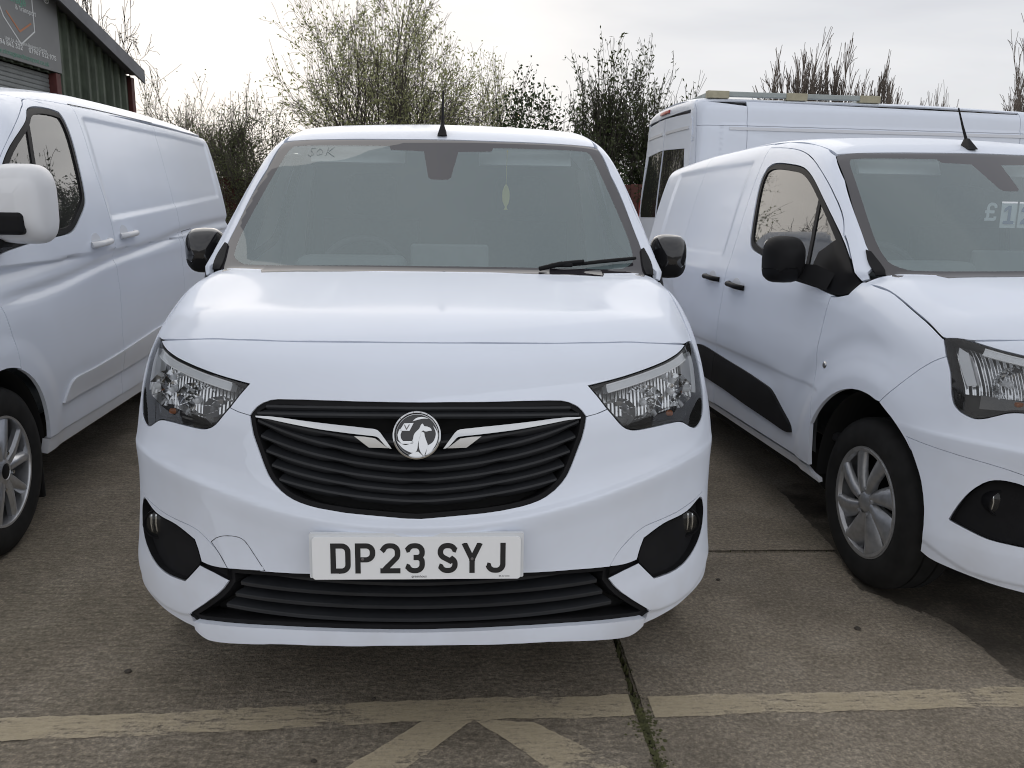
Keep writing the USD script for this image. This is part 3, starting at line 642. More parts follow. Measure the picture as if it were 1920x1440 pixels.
# -- number plate (hero only)
def glyph(ch):
    w, h, s = .050, .079, .0135; a, b, c = s / 2, w - s / 2, h - s / 2; r = .012
    def st(*lines): return unary_union([LineString(l).buffer(a, cap_style='flat', join_style='mitre', mitre_limit=3) for l in lines])
    def arc(cx, cy, rr, a0, a1, n=8): return [(cx + rr * math.cos(math.radians(t)), cy + rr * math.sin(math.radians(t))) for t in np.linspace(a0, a1, n)]
    k = .016
    if ch == 'D': return st([(a, 0), (a, h)], [(0, a), (b - k, a)] + arc(b - k, a + k, k, -90, 0) + arc(b - k, c - k, k, 0, 90) + [(0, c)])
    if ch == 'P': m = .036; return st([(a, 0), (a, h)], [(0, m), (b - k, m)] + arc(b - k, m + k, k, -90, 0) + arc(b - k, c - k, k, 0, 90) + [(0, c)])
    if ch == '2': return st([(.004, .058)] + arc(a + k, c - k, k, 160, 90) + arc(b - k, c - k, k, 90, 0) + arc(b - k, .050, k, 0, -40) + [(.011, a + .003), (.011, a)], [(.0, a), (w, a)], [(.008, .006), (.020, .020)])
    if ch == '3':
        m = .0415; return st([(.003, .060)] + arc(a + k, c - k, k, 160, 90) + arc(b - k, c - k, k, 90, 0) + arc(b - k + .004, m + .012, .012, 0, -90) + [(.022, m)],
                             [(.022, m)] + arc(b - k + .004, m - .012, .012, 90, 0) + arc(b - k, a + k, k, 0, -90) + arc(a + k, a + k, k, -90, -160) + [(.003, .019)])
    if ch == 'S': return st([(w - .003, .060)] + arc(b - k, c - k, k, 20, 90) + arc(a + k, c - k, k, 90, 180) + arc(a + k, .055, k, 180, 235) + [(b - .012, .032)] + arc(b - k, .024, k, 55, 0) + arc(b - k, a + k, k, 0, -90) + arc(a + k, a + k, k, -90, -160) + [(.003, .019)])
    if ch == 'Y': return st([(w / 2, 0), (w / 2, .036)], [(.005, h), (w / 2, .036)], [(w - .005, h), (w / 2, .036)]).union(Point(w / 2, .034).buffer(.0075)).intersection(sbox(-.01, 0, .06, h))
    if ch == 'J': return st([(b, h), (b, a + k)] + arc(b - k, a + k, k, 0, -90) + arc(a + k, a + k, k, -90, -170) + [(.003, .021)])
pl_t = rot('x', -.03)
def pput(m): v, f, n = m; return v @ pl_t.T + [0, -.004, .5400], f, n @ pl_t.T
def rrect(x0, z0, x1, z1, r): return sbox(x0 + r, z0 + r, x1 - r, z1 - r).buffer(r, quad_segs=6)
rec('number_plate', pput(extrude(rrect(-.2595, -.0555, .2595, .0555, .009), .004, 'xz', .001)), 'plate_white', label='white front number plate with black characters', key='plate')
rec('plate_holder', pput(extrude(rrect(-.267, -.0530, .267, .0635, .004), .012, 'xz', .014)), 'plate_rim', 'plate')
for x, ch in ((-.2145, 'D'), (-.1535, 'P'), (-.0915, '2'), (-.0305, '3'), (.0515, 'S'), (.1125, 'Y'), (.1715, 'J')):
    rec('plate_character', pput(extrude(shapely.affinity.translate(glyph(ch), x, -.0395), .0006, 'xz', -.0029)), 'plate_black', 'plate')
for x in (-.135, .1375): rec('plate_screw', pput(moved(revolve([(0, -.0025), (.003, -.0022), (.0042, 0)], 14, 'y'), (x, -.0030, -.002))), 'screw_grey', 'plate')
def flat_text(t, h, bold=False):
    v, f, n = lettering(t, h, .0005, bold); R = np.array([[1, 0, 0], [0, 0, -1.], [0, 1, 0]]); return v @ R.T, f, n @ R.T
rec('dealer_print', pput(moved(flat_text('greenhous', .0055), (-.014, -.0030, -.0505))), 'small_print', 'plate')
rec('standard_print', pput(moved(flat_text('BS AU 145e', .0034), (.205, -.0030, -.0495))), 'small_print', 'plate')
# -- headlamps
hl = poly3(CY, HL_TOP, HL_IN[1:], HL_IN2[1:], HL_OUT[1:], corner=40)
housing = panel(CY, hl, .014, off=-.062, flange=-.058, gap=.003)
both('headlight', housing, 'satin_black', key='hl')
both('lens', panel(CY, hl, .010, off=-.001, flange=.01, gap=.0024), 'lamp_glass', 'hl', key='hl_lens')
rim_h = hl.buffer(-.002).difference(hl.buffer(-.0065))
both('lamp_seal', panel(CY, rim_h, .008, off=-.004, flange=.03, gap=0), 'satin_black', 'hl', key='hl_seal')
def band(line, d0, d1, taper=None):
    """strip that lies d0..d1 below a chart line"""
    p = smooth_line(CY.to2(np.asarray(line, float)), .006)
    t = np.gradient(p, axis=0); t /= np.linalg.norm(t, axis=1, keepdims=True); nn = np.stack([t[:, 1], -t[:, 0]], -1)
    if nn[:, 1].mean() > 0: nn = -nn
    s = np.linspace(0, 1, len(p)); w = np.ones(len(p)) if taper is None else np.interp(s, *taper)
    return Polygon(np.vstack([p + nn * d0, (p + nn * (d0 + (d1 - d0) * w[:, None]))[::-1]])).buffer(0)
drl_line = HL_TOP[1:]
drl = band(drl_line, .009, .027).intersection(hl.buffer(-.007)); drl = drl.difference(sbox(-.462, 0, 0, 2))
both('light_strip', panel(CY, drl, .008, off=-.005, flange=.02, gap=0), 'light_bar', 'hl', key='hl_drl')
edge = unary_union([band(drl_line, .007, .0105), band(drl_line, .0255, .029)]).intersection(hl.buffer(-.006)).difference(sbox(-.462, 0, 0, 2))
both('strip_edge', panel(CY, edge, .006, off=-.003, flange=.012, gap=0), 'strip_white', 'hl', key='hl_edge')
outer = Polygon(smooth_line(CY.to2(np.array([(-.806, .545, .985), (-.795, .51, .970), (-.808, .47, .925), (-.806, .44, .875), (-.822, .465, .868), (-.830, .495, .915), (-.822, .53, .965)])), .006, 40, True)).buffer(0).intersection(hl.buffer(-.006))
rb_ = hl.buffer(-.012).intersection(Polygon(CY.to2(np.array([(-.86, .52, .838), (-.70, .33, .845), (-.60, .235, .842), (-.50, .19, .872), (-.43, .18, .96), (-.86, .6, 1.02)]))).buffer(0))
both('reflector_back', panel(CY, rb_, .012, off=-.050, flange=.0, gap=0), 'reflector_fluted', 'hl', key='hl_back')
both('side_marker', panel(CY, outer, .008, off=-.010, flange=.03, gap=0), 'light_bar', 'hl', key='hl_side')
def facet_bowl(c, r, z_squash, seed, nu=11, nv=4, depth=.05, a0=0., a1=math.pi * 2):
    """multi-facet reflector, each flute a flat facet with its own tilt"""
    rg = np.random.default_rng(seed); V, F = [], []
    for i in range(nu):
        for j in range(nv):
            A = [a0 + (a1 - a0) * (i + k) / nu for k in (.03, .97)]; Rr = [r * (j + k) / nv for k in (.06, 1.)]
            tl = rg.normal(0, .004, 2)
            for k, (a, q) in enumerate(((A[0], Rr[0]), (A[1], Rr[0]), (A[1], Rr[1]), (A[0], Rr[1]))):
                V.append((q * math.cos(a), depth * (1 - (q / r) ** 2) + tl[0] * (1 if k in (0, 1) else -1) + tl[1] * (1 if k in (0, 3) else -1), q * math.sin(a) * z_squash))
            b = len(V) - 4; F += [(b, b + 1, b + 2), (b, b + 2, b + 3)]
    v, f, n = meshkit.arrays((np.array(V), np.array(F)), False)
    return np.array(V) + c, np.array(F), meshkit.arrays((np.array(V), np.array(F)), True)[2]
on = lambda x, z, d: (lambda P: P - CS.normal(P) * d)(FR.solve(np.array([[x, z]])))[0]
both('reflector', facet_bowl(on(-.742, .895, .032), .062, .92, 1, 9, 3, depth=.034), 'reflector_chrome', 'hl', key='hl_refl')
both('reflector', facet_bowl(on(-.640, .885, .034), .058, .90, 2, 9, 3, depth=.034), 'reflector_chrome', 'hl', key='hl_refl3')
both('reflector_wing', facet_bowl(on(-.555, .868, .034), .050, .85, 3, 9, 3, depth=.03), 'trim_silver', 'hl', key='hl_refl2')
both('bulb', cat(moved(revolve([(0, -.012), (.008, -.008), (.010, .0), (.010, .03)], 16, 'y'), on(-.742, .893, .034)), moved(revolve([(0, -.012), (.008, -.008), (.010, .0), (.010, .03)], 16, 'y'), on(-.640, .883, .036))), 'light_bar', 'hl', key='hl_bulb')
both('indicator_bulb', moved(rounded((-.018, -.008, -.008), (.018, .010, .008), .006), on(-.725, .832, .034)), 'amber', 'hl', key='hl_amber')
both('bezel', panel(CY, Polygon(CY.to2(np.array([(-.80, .43, .845), (-.70, .33, .842), (-.60, .235, .838), (-.52, .19, .862), (-.53, .19, .83), (-.585, .22, .815), (-.70, .31, .812), (-.80, .43, .80)]))).buffer(0).intersection(hl.buffer(-.008)), .01, off=-.030, flange=.02, gap=0), 'gloss_black', 'hl', key='hl_bezel')

# -- windscreen
WSo = np.vstack([np.asarray(WS_L)[:, [0, 2]], (np.asarray(WS_L)[:, [0, 2]] * [-1, 1])[::-1][1:-1]])
ws_out = Polygon(smooth_line(WSo, .012, 40, True)).buffer(0)
WSi = np.asarray(WS_IN)[:, [0, 2]]; ws_in = Polygon(smooth_line(np.vstack([WSi, (WSi * [-1, 1])[::-1][1:-1]]), .010, 32, True)).buffer(0)
ws_out = ws_out.union(ws_in.buffer(.012))
rec('windscreen', panel(FR, ws_in, .022, off=-.001, flange=0, gap=0), 'windscreen_glass', key='ws')
rec('printed_border', panel(FR, ws_out.buffer(-.0005).difference(ws_in), .014, off=-.001, flange=.004, gap=0), 'border_black', 'ws', label='dark printed border and camera patch of the windscreen')
cam = Polygon([(-.052, 1.648), (.052, 1.648), (.030, 1.528), (-.030, 1.528)])
rec('camera_window', panel(FR, Polygon([(-.024, 1.596), (.024, 1.596), (.013, 1.617), (-.013, 1.617)]), .01, off=-.003, flange=0, gap=0), 'interior_pale', 'ws')
rec('mirror_housing', hull([p for x, z, d in ((-.050, 1.650, .02), (.050, 1.650, .02), (-.034, 1.535, .02), (.034, 1.535, .02), (-.045, 1.64, .10), (.045, 1.64, .10)) for p in (on(x, z, d),)]), 'interior_dark', 'ws')
strokes = [[(.0, .006), (.010, -.001), (.020, .005), (.017, .014), (.007, .020), (.008, .030), (.022, .032)], [(.036, .004), (.030, .016), (.038, .030), (.050, .022), (.050, .008), (.036, .004)], [(.066, .002), (.070, .034)], [(.090, .036), (.071, .016), (.098, -.002)]]
rec('marker_writing', panel(FR, shapely.affinity.translate(unary_union([LineString(smooth_line(np.array(s) * 1.15, .004, 50)).buffer(.0013) for s in strokes]), -.555, 1.617), .004, off=.0012, flange=0, gap=0), 'window_marker', 'ws', label='faint white marker letters on the glass', key='marker')
blk = [(-.800, 1.098, 1.176), (-.770, 1.085, 1.178), (-.765, 1.12, 1.20), (-.772, 1.20, 1.262), (-.786, 1.215, 1.268), (-.803, 1.15, 1.215)]
both('screen_corner_trim', panel(FR, Polygon(smooth_line(np.asarray(blk)[:, [0, 2]], .006, 60, True)).buffer(0), .012, off=.006, flange=.012, gap=0), 'black_plastic', key='corner')
# wiper on the photograph's right, scuttle under the glass
def on_ws(x, z, d=.0): return on(x, z, -d)
wp = [on_ws(x, z, .014) for x, z in ((.45, 1.200), (.52, 1.206), (.60, 1.214), (.70, 1.222), (.735, 1.225))]
rec('wiper', cat(tube(wp, [.005, .0065, .007, .007, .006], 8), tube([on_ws(.37, 1.190, .012), on_ws(.44, 1.198, .022), on_ws(.53, 1.207, .024)], [.008, .009, .007], 8), moved(rounded((-.040, -.010, -.007), (.040, .010, .007), .006), on_ws(.45, 1.200, .016))), 'black_plastic', key='wiper')

# -- sides
w_poly = Polygon(smooth_line(np.asarray(WINDOW)[:, [1, 2]], .012, 42, True)).buffer(0)
door = poly3(SD, DOORFRONT, [(-.88, 1.214, 1.084), (-.88, 1.160, 1.097), (-.86, 1.134, 1.148), (-.84, 1.20, 1.204), (-.83, 1.30, 1.288), (-.82, 1.345, 1.322)], DOORTOP, [(-.675, DOOR_REAR, 1.766), (-.87, DOOR_REAR, 1.05), (-.92, DOOR_REAR, .36)], corner=38)
both('front_door', panel(SD, door.difference(w_poly.buffer(.003)), .016, gap=.0022), 'white_paint', key='door')
# side window: rubber frame, glass, divider bar, sail panel that carries the mirror
glass_in = w_poly.buffer(-.024).intersection(sbox(1.30, 1.0, 3, 2)).buffer(-.01).buffer(.01)
sail = w_poly.intersection(Polygon([(1.05, 1.0), (1.37, 1.08), (1.52, 1.18), (1.50, 1.25), (1.34, 1.33), (1.05, 1.16)]))
both('window_frame', panel(SD, w_poly.difference(glass_in).union(sail), .016, off=-.004, flange=.02, gap=0), 'satin_black', key='wframe')
both('side_window', panel(SD, glass_in.difference(sail.buffer(-.004)), .03, off=-.010, flange=0, gap=0), 'side_glass', key='sglass')
both('window_divider', panel(SD, LineString([(1.665, 1.53), (1.545, 1.10)]).buffer(.013).intersection(w_poly), .012, off=-.006, flange=.01, gap=0), 'satin_black', 'wframe', key='wdiv')
wing_p = poly3(SD, HOOD_EDGE, HL_OUT[2:3], [(-.834, .575, .975), (-.838, .556, .948)], SEAM_F[1:], ARC(103, 2, 22), [(-.92, 1.262, .332)], DOORFRONT, [(-.88, 1.214, 1.084), (-.88, 1.160, 1.097), (-.86, 1.134, 1.146)], corner=38)
both('front_wing', panel(SD, wing_p, .014, gap=.0022), 'white_paint', key='fwing')
both('indicator_repeater', moved(cat(revolve([(0, -.004), (.011, -.003), (.015, .001), (.015, .01)], 24, 'x')), (-.912, 1.23, .80), np.diag([1., 1, 1])), 'brushed_chrome', key='repeater')
# pillar and cant rail between windscreen, door and roof
RE = np.asarray(roof_edge)
ledge = FR.solve(np.asarray(WS_L)[4:11][:, [0, 2]] + [.002, 0])
ptop = TP.solve(RE[:, :2]); ptop = ptop[~np.isnan(ptop[:, 0])]
rear_top = [tuple(p) for p in ptop if p[1] < DOOR_REAR + .2]
pillar = Polygon(np.vstack([SD.to2(ledge[1:]), smooth_line(SD.to2(np.array([p for p in rear_top if p[1] > 1.775 and p[1] < DOOR_REAR])), .02), [[DOOR_REAR, ptop[np.argmin(abs(ptop[:, 1] - DOOR_REAR)), 2]], [DOOR_REAR, 1.768]], smooth_line(SD.to2(np.asarray(DOORTOP)[::-1]), .012)[1:], [[1.345, 1.325], [1.30, 1.290], [1.20, 1.206], [1.136, 1.152]], [[1.115, 1.162]]])).buffer(0)
both('windscreen_pillar', panel(SD, pillar, .012, gap=.0012), 'white_paint', key='pillar')
zt = lambda y: float(np.interp(y, ptop[:, 1], ptop[:, 2]))
side_top = [(y, zt(y)) for y in np.linspace(DOOR_REAR, 4.30, 24)]
side_all = Polygon([(DOOR_REAR, SILL + .01), (3.21, SILL)] + [(3.675 + .425 * math.cos(t), .335 + .425 * math.sin(t)) for t in np.linspace(math.pi, 0, 24)] + [(4.12, SILL), (4.30, .40), (4.315, 1.0), (4.30, 1.5)] + side_top[::-1]).buffer(0)
both('side_door', panel(SD, side_all.intersection(sbox(DOOR_REAR, 0, SLIDE_REAR, 3)).difference(Point(3.675, .335).buffer(.425)), .014, gap=.0016), 'white_paint', key='slide')
both('rear_quarter', panel(SD, side_all.intersection(sbox(SLIDE_REAR, 0, 5, 3)), .015, gap=.0014), 'white_paint', key='quarter')
both('sill', panel(SD, Polygon([(1.20, .300), (1.32, .305), (3.1, .315), (3.2, .32), (3.2, SILL - .001), (1.32, SILL - .001), (1.262, .325), (1.20, .32)]), .02, off=-.012, gap=.001), 'white_paint_dusty', key='sill')
mp = Polygon(smooth_line(np.asarray(MOULD)[:, [1, 2]], .01, 40, True)).buffer(0)
both('side_moulding', panel(SD, mp.intersection(sbox(0, 0, DOOR_REAR - .0015, 2)), .014, off=.012, flange=.016, gap=0), 'black_plastic', key='mould1')
both('side_moulding', panel(SD, mp.intersection(sbox(DOOR_REAR + .0015, 0, 5, 2)), .014, off=.012, flange=.016, gap=0), 'black_plastic', key='mould2')
def handle(y0, y1, z0, z1):
    pts = np.array([(y0, z0), (.5 * (y0 + y1), .5 * (z0 + z1) + .002), (y1, z1)]); P = SD.solve(pts); n = CS.normal(P)
    g = [P[0] + n[0] * .004, P[0] * .8 + P[2] * .2 + n[1] * .030, P[1] + n[1] * .036, P[0] * .2 + P[2] * .8 + n[1] * .030, P[2] + n[2] * .004]
    v, f, nn = tube(smooth_line(np.array(g), .012), .014, 10)
    return v, f, nn
for (a, b, c, d, k) in ((2.175, 2.385, 1.035, 1.045, 'h1'), (2.545, 2.765, 1.052, 1.058, 'h2')):
    both('door_handle', handle(a, b, c, d), 'satin_black', key=k)
    cup = Point(0, 0).buffer(1, 20); cup = shapely.affinity.translate(shapely.affinity.scale(cup, .058, .036), (a + b) / 2 + .01, (c + d) / 2 + .004)
    both('handle_recess', panel(SD, cup, .012, off=.0012, flange=.002, gap=0), 'white_paint_dusty', k, key=k + 'cup')
# -- roof and tail
roof_poly = Polygon(smooth_line(np.vstack([[(-.665, 1.772), (-.61, 1.766), (-.454, 1.757), (-.193, 1.750), (0, 1.7505), (.193, 1.750), (.454, 1.757), (.61, 1.766), (.665, 1.772)], (RE[1:, :2] * [-1, 1]), [(.60, 4.33), (-.60, 4.33)], RE[1:, :2][::-1]]), .02, 40, True)).buffer(0)
rec('roof', panel(TP, roof_poly, .03, gap=.002), 'white_paint', key='roof')
RR = Chart(CS, 'rear')
for s, k in ((-1, 'L'), (1, 'R')):
    rd = Polygon([(s * .004, .32), (s * .80, .32), (s * .845, .6), (s * .83, 1.05), (s * .70, 1.60), (s * .60, 1.70), (s * .004, 1.72)])
    rec('rear_door', panel(RR, rd, .04, gap=.003), 'white_paint', key='rdoor' + k)
rec('rear_bumper', panel(RR, Polygon([(-.80, .20), (.80, .20), (.84, .31), (-.84, .31)]), .03, off=.03, flange=.08, gap=0), 'black_plastic', key='rbumper')
both('tail_light', panel(RR, Polygon([(-.85, .75), (-.76, .75), (-.74, 1.25), (-.80, 1.25)]), .02, off=.006, gap=0), 'red_lens', key='tail')
# aerial: boot and mast that leans back
ab = TP.solve(np.array([[0, 1.80]]))[0]
rec('aerial', cat(hull([ab + p for p in ((-.020, -.035, -.006), (.020, -.035, -.006), (-.024, .05, -.006), (.024, .05, -.006), (-.006, .02, .048), (.006, .02, .048), (0, .05, .050))], 60), tube([ab + (0, .025, .03), ab + (0, .07, .105), ab + (0, .118, .195)], [.0075, .0055, .0035], 8)), 'black_plastic', key='aerial')
# -- door mirrors
def mirror_shell(kind):
    c = np.array([-1.000, 1.53, 1.215]); hw, hh = (.088, .098)
    def sec(y, sx, sz, dz=0, dx=0):
        a = np.linspace(0, 2 * math.pi, 28, endpoint=False); e = .62
        return np.stack([c[0] + dx + sx * np.sign(np.cos(a)) * np.abs(np.cos(a)) ** e, 0 * a + y, c[2] + dz + sz * np.sign(np.sin(a)) * np.abs(np.sin(a)) ** e], -1)
    rings = [sec(1.535, hw * .97, hh), sec(1.525, hw, hh * 1.02), sec(1.49, hw * .98, hh * 1.0), sec(1.455, hw * .86, hh * .88, -.002), sec(1.43, hw * .62, hh * .64, -.004), sec(1.418, hw * .30, hh * .30, -.004)]
    n = 28; V = np.vstack(rings + [[[c[0], 1.414, c[2] - .004]]]); F = []
    for i in range(len(rings) - 1):
        for j in range(n): k = (j + 1) % n; F += [(i * n + j, i * n + k, (i + 1) * n + k), (i * n + j, (i + 1) * n + k, (i + 1) * n + j)]
    b = (len(rings) - 1) * n
    for j in range(n): F.append((b + j, b + (j + 1) % n, len(V) - 1))
    m = trimesh.Trimesh(V, F, process=False); m.fix_normals()
    return m, c
msh, mc = mirror_shell(0)
vz = msh.triangles_center[:, 2]
cap = msh.submesh([np.where(vz > mc[2] - .040)[0]], append=True); low = msh.submesh([np.where(vz <= mc[2] - .040)[0]], append=True)
both('door_mirror', arr(low, 60), 'black_plastic', key='mir')
both('mirror_cap', moved(arr(cap, 60), (0, 0, .0015)), 'gloss_black', 'mir', key='mircap')
both('mirror_glass', extrude(rrect(mc[0] - .078, mc[2] - .086, mc[0] + .078, mc[2] + .088, .03), .003, 'xz', 1.541), 'chrome', 'mir', key='mirglass')
both('mirror_arm', hull(np.vstack([np.array([(-.90, 1.30, 1.10), (-.865, 1.40, 1.13), (-.865, 1.30, 1.17), (-.93, 1.45, 1.125), (-.93, 1.50, 1.165), (-.90, 1.40, 1.20), (-.955, 1.44, 1.14), (-.955, 1.53, 1.13), (-.955, 1.53, 1.20)])])), 'black_plastic', 'mir', key='mirarm')
# -- wheels, arches, underside
def tyre_mesh(r, w, rr, n=72):
    s = w / 2
    prof = [(rr, s - .012), (rr + .012, s - .004), (rr + (r - rr) * .45, s + .004), (r - .03, s - .004), (r - .010, s - .018), (r, s - .040), (r, s * .35), (r - .007, s * .33), (r - .007, s * .27), (r, s * .25), (r, -s * .25), (r - .007, -s * .27), (r - .007, -s * .33), (r, -s * .35), (r, -s + .04), (r - .01, -s + .018), (r - .03, -s + .004), (rr, -s + .012)]
    return revolve(prof, n, 'x')
def blade_spoke(a, r0, r1, w0, w1, twist, th=.010, crown=.012, skew=0.):
    """one moulded spoke pointing along angle a; outside faces +x"""
    V = []; k = 7
    for i in range(k):
        t = i / (k - 1); r = r0 + (r1 - r0) * t; w = w0 + (w1 - w0) * t; tw = twist * math.sin(t * math.pi / 2); da = skew * t
        for u, h in ((-1, -.3), (-.55, .75), (0, 1.), (.55, .75), (1, -.3)):
            y = u * w / 2; x = crown * h + u * tw - .018 * (t ** 2) * 0 - .012 * abs(t - .35)
            c, s = math.cos(a + da), math.sin(a + da); V.append((x, r * c - y * s, r * s + y * c))
    F = []
    for i in range(k - 1):
        for j in range(4): q = i * 5 + j; F += [(q, q + 1, q + 6), (q, q + 6, q + 5)]
    V = np.array(V); back = V - [th + .008, 0, 0]; m = len(V); F = np.array(F)
    sd = []
    for e in (0, 4):
        for i in range(k - 1): q, p = i * 5 + e, (i + 1) * 5 + e; sd += [(q, p, p + m), (q, p + m, q + m)] if e == 4 else [(q, p + m, p), (q, q + m, p + m)]
    F = np.vstack([F, F[:, ::-1] + m, np.array(sd)]); tm = trimesh.Trimesh(np.vstack([V, back]), F, process=False); tm.fix_normals()
    return arr(tm, 35)
def wheel(r, w, rr, style):
    """tyre, rim dish, spokes and hub about the origin, outer face towards -x"""
    face = w / 2 - .012
    ty = tyre_mesh(r, w, rr)
    rim = revolve([(rr - .004, -w * .4), (rr - .012, face - .05), (rr - .010, face - .006), (rr - .006, face + .003), (rr + .003, face + .004), (rr + .004, face - .004), (rr + .001, -w * .4)], 72, 'x')
    back = revolve([(.0, face - .075), (rr - .010, face - .070), (rr - .010, face - .09)], 48, 'x')
    out = []
    if style == 'cover':
        sp = [moved(blade_spoke(2 * math.pi * i / 8 + .2, .040, rr - .006, .040, .100, .014, crown=.012, skew=.20), (face - .004, 0, 0)) for i in range(8)]
        hub = revolve([(0, face + .010), (.028, face + .009), (.036, face + .002), (.046, face - .004), (.050, face - .03)], 36, 'x')
        bolts = [moved(revolve([(0, .006), (.007, .004), (.009, -.01)], 10, 'x'), (face + .004, .052 * math.cos(t), .052 * math.sin(t))) for t in np.arange(5) * 2 * math.pi / 5 + .3]
        ringm = revolve([(rr - .022, face - .010), (rr - .016, face + .004), (rr - .004, face + .006), (rr - .002, face - .010)], 72, 'x')
        out = [('wheel_cover', cat(*sp, hub, *bolts, ringm), 'trim_silver')]
    else:
        sp = []
        for i in range(5):
            a = 2 * math.pi * i / 5 + .31
            for d in (-.19, .19): sp.append(moved(blade_spoke(a + d, .045, rr - .008, .050, .046, .004 * np.sign(d), crown=.012, skew=d * .55), (face - .006, 0, 0)))
        hub = revolve([(0, face + .002), (.032, face + .002), (.034, face + .006), (.042, face + .004), (.062, face - .006), (.070, face - .03)], 40, 'x')
        bolts = [moved(revolve([(0, .010), (.008, .008), (.010, -.012)], 10, 'x'), (face - .008, .078 * math.cos(t), .078 * math.sin(t))) for t in np.arange(5) * 2 * math.pi / 5 + .31 + .628]
        out = [('alloy_wheel', cat(*sp, hub), 'alloy_silver'), ('wheel_nut', cat(*bolts), 'chrome'), ('centre_cap', moved(revolve([(0, .004), (.026, .003), (.031, 0)], 28, 'x'), (face + .004, 0, 0)), 'satin_black')]
    fl = lambda m: (m[0] * [-1, 1, 1], m[1][:, ::-1], m[2] * [-1, 1, 1])
    return [('wheel', fl(ty), 'rubber'), ('rim', fl(rim), 'alloy_silver' if style == 'alloy' else 'trim_silver'), ('brake_plate', fl(back), 'dark_void')] + [(a, fl(b), c) for a, b, c in out]
def arch_liner(yc, zc, r, x0, x1, a0=-4, a1=184):
    a = np.radians(np.linspace(a0, a1, 30)); A = np.stack([0 * a + x0, yc + r * np.cos(a), zc + r * np.sin(a)], -1); B = A * [0, 1, 1] + [x1, 0, 0]
    n = len(a); V = np.vstack([A, B, [[x1, yc, zc]]]); i = np.arange(n - 1)
    F = np.vstack([np.stack([i, i + 1, i + 1 + n], 1), np.stack([i, i + 1 + n, i + n], 1), np.stack([i + n, i + 1 + n, 0 * i + 2 * n], 1)])
    return arr((V, F), 40)
cw = wheel(.326, .205, .212, 'cover')
for wy, k in ((.89, 'wf'), (3.675, 'wr')):
    for name, m, mt in cw:
        both(name, moved(m, (-.785, wy, .326)), mt, None if name == 'wheel' else k, key=k if name == 'wheel' else k + name)
    both('arch_liner', arch_liner(wy, .335, .418, -.865, -.60), 'dark_void', key='liner' + k)
inner = bx((-.62, .40, .22), (.66, 4.2, .44), .02)
rec('underbody', cat(inner, bx((-.80, 1.36, .21), (.80, 3.18, .40), .02), bx((-.40, .20, .27), (.40, .44, .90), .03)), 'dark_void', key='under')
rec('engine_bay', bx((-.56, .42, .44), (.56, .98, .98), .06), 'dark_void', key='bay')
# -- cabin
rec('dashboard', cat(hull([(x, y, z) for x in (-.76, .76) for y, z in ((1.04, 1.10), (1.16, 1.165), (1.40, 1.17), (1.56, 1.13), (1.60, .98), (1.50, .70), (1.06, .70))], 40), rounded((-.58, 1.42, 1.12), (-.14, 1.62, 1.215), .04)), 'interior_grey', key='dash')
rec('centre_screen', bx((-.12, 1.50, 1.14), (.20, 1.53, 1.265), .008), 'interior_grey', 'dash')
wc = np.array([-.36, 1.80, 1.10]); ww = revolve([(.190 + .016 * math.cos(t), .016 * math.sin(t)) for t in np.linspace(0, 2 * math.pi, 13)], 48, 'y')
st = cat(ww, tube([(-.18, 0, 0), (0, .02, -.01), (.18, 0, 0)], .016, 8), tube([(0, .02, 0), (0, 0, -.18)], .018, 8), rounded((-.07, -.02, -.05), (.07, .03, .05), .02))
rec('steering_wheel', moved(st, wc, rot('x', -.42)), 'interior_dark', key='swheel')
for sx in (-.38, .38):
    rec('seat', cat(rounded((sx - .25, 1.95, .60), (sx + .25, 2.42, .80), .06), hull([(sx + x, y, z) for x in (-.24, .24) for y, z in ((2.28, .72), (2.42, .72), (2.36, 1.36), (2.44, 1.36))], 60), rounded((sx - .13, 2.34, 1.38), (sx + .13, 2.44, 1.58), .05)), 'seat_cloth')
rec('bulkhead', cat(hull([(x, y, z) for y in (2.455, 2.475) for x, z in ((-.82, .45), (.82, .45), (-.82, 1.1), (.82, 1.1), (-.70, 1.62), (.70, 1.62), (-.60, 1.73), (.60, 1.73))])), 'interior_wall', key='bulk')
rec('cabin_floor', bx((-.82, 1.10, .46), (.82, 2.46, .50), .01), 'interior_dark', key='floor')
rec('roof_lining', panel(TP, roof_poly.intersection(sbox(-1, 1.80, 1, 2.47)).buffer(-.02), .05, off=-.035, flange=0, gap=0), 'interior_pale', key='lining')
both('sun_visor', hull([(x, y, z) for x, (y, z) in [(x, q) for x in (-.56, -.16) for q in ((1.80, 1.700), (1.83, 1.700), (1.75, 1.600), (1.77, 1.597))]], 40), 'interior_pale', key='visor')
both('pillar_trim', panel(SD, Polygon([(1.15, 1.165), (1.35, 1.33), (1.6, 1.53), (1.78, 1.645), (1.84, 1.665), (1.60, 1.505), (1.40, 1.355), (1.22, 1.20)]).buffer(.008), .03, off=-.045, flange=0, gap=0), 'interior_grey', key='ptrim')
both('pillar_trim', hull([(x, y, z) for y in (2.40, 2.45) for x, z in ((-.84, .7), (-.80, .7), (-.82, 1.2), (-.78, 1.2), (-.70, 1.62), (-.67, 1.62))]), 'interior_pale', key='ptrim2')
both('seat_belt', cat(tube([(-.67, 2.42, 1.55), (-.72, 2.40, 1.1), (-.70, 2.40, .75)], .014, 6)), 'interior_dark', key='belt')
both('door_card', panel(SD, door.intersection(sbox(1.3, .4, 2.45, 1.075)), .05, off=-.05, flange=0, gap=0), 'interior_grey', key='card')

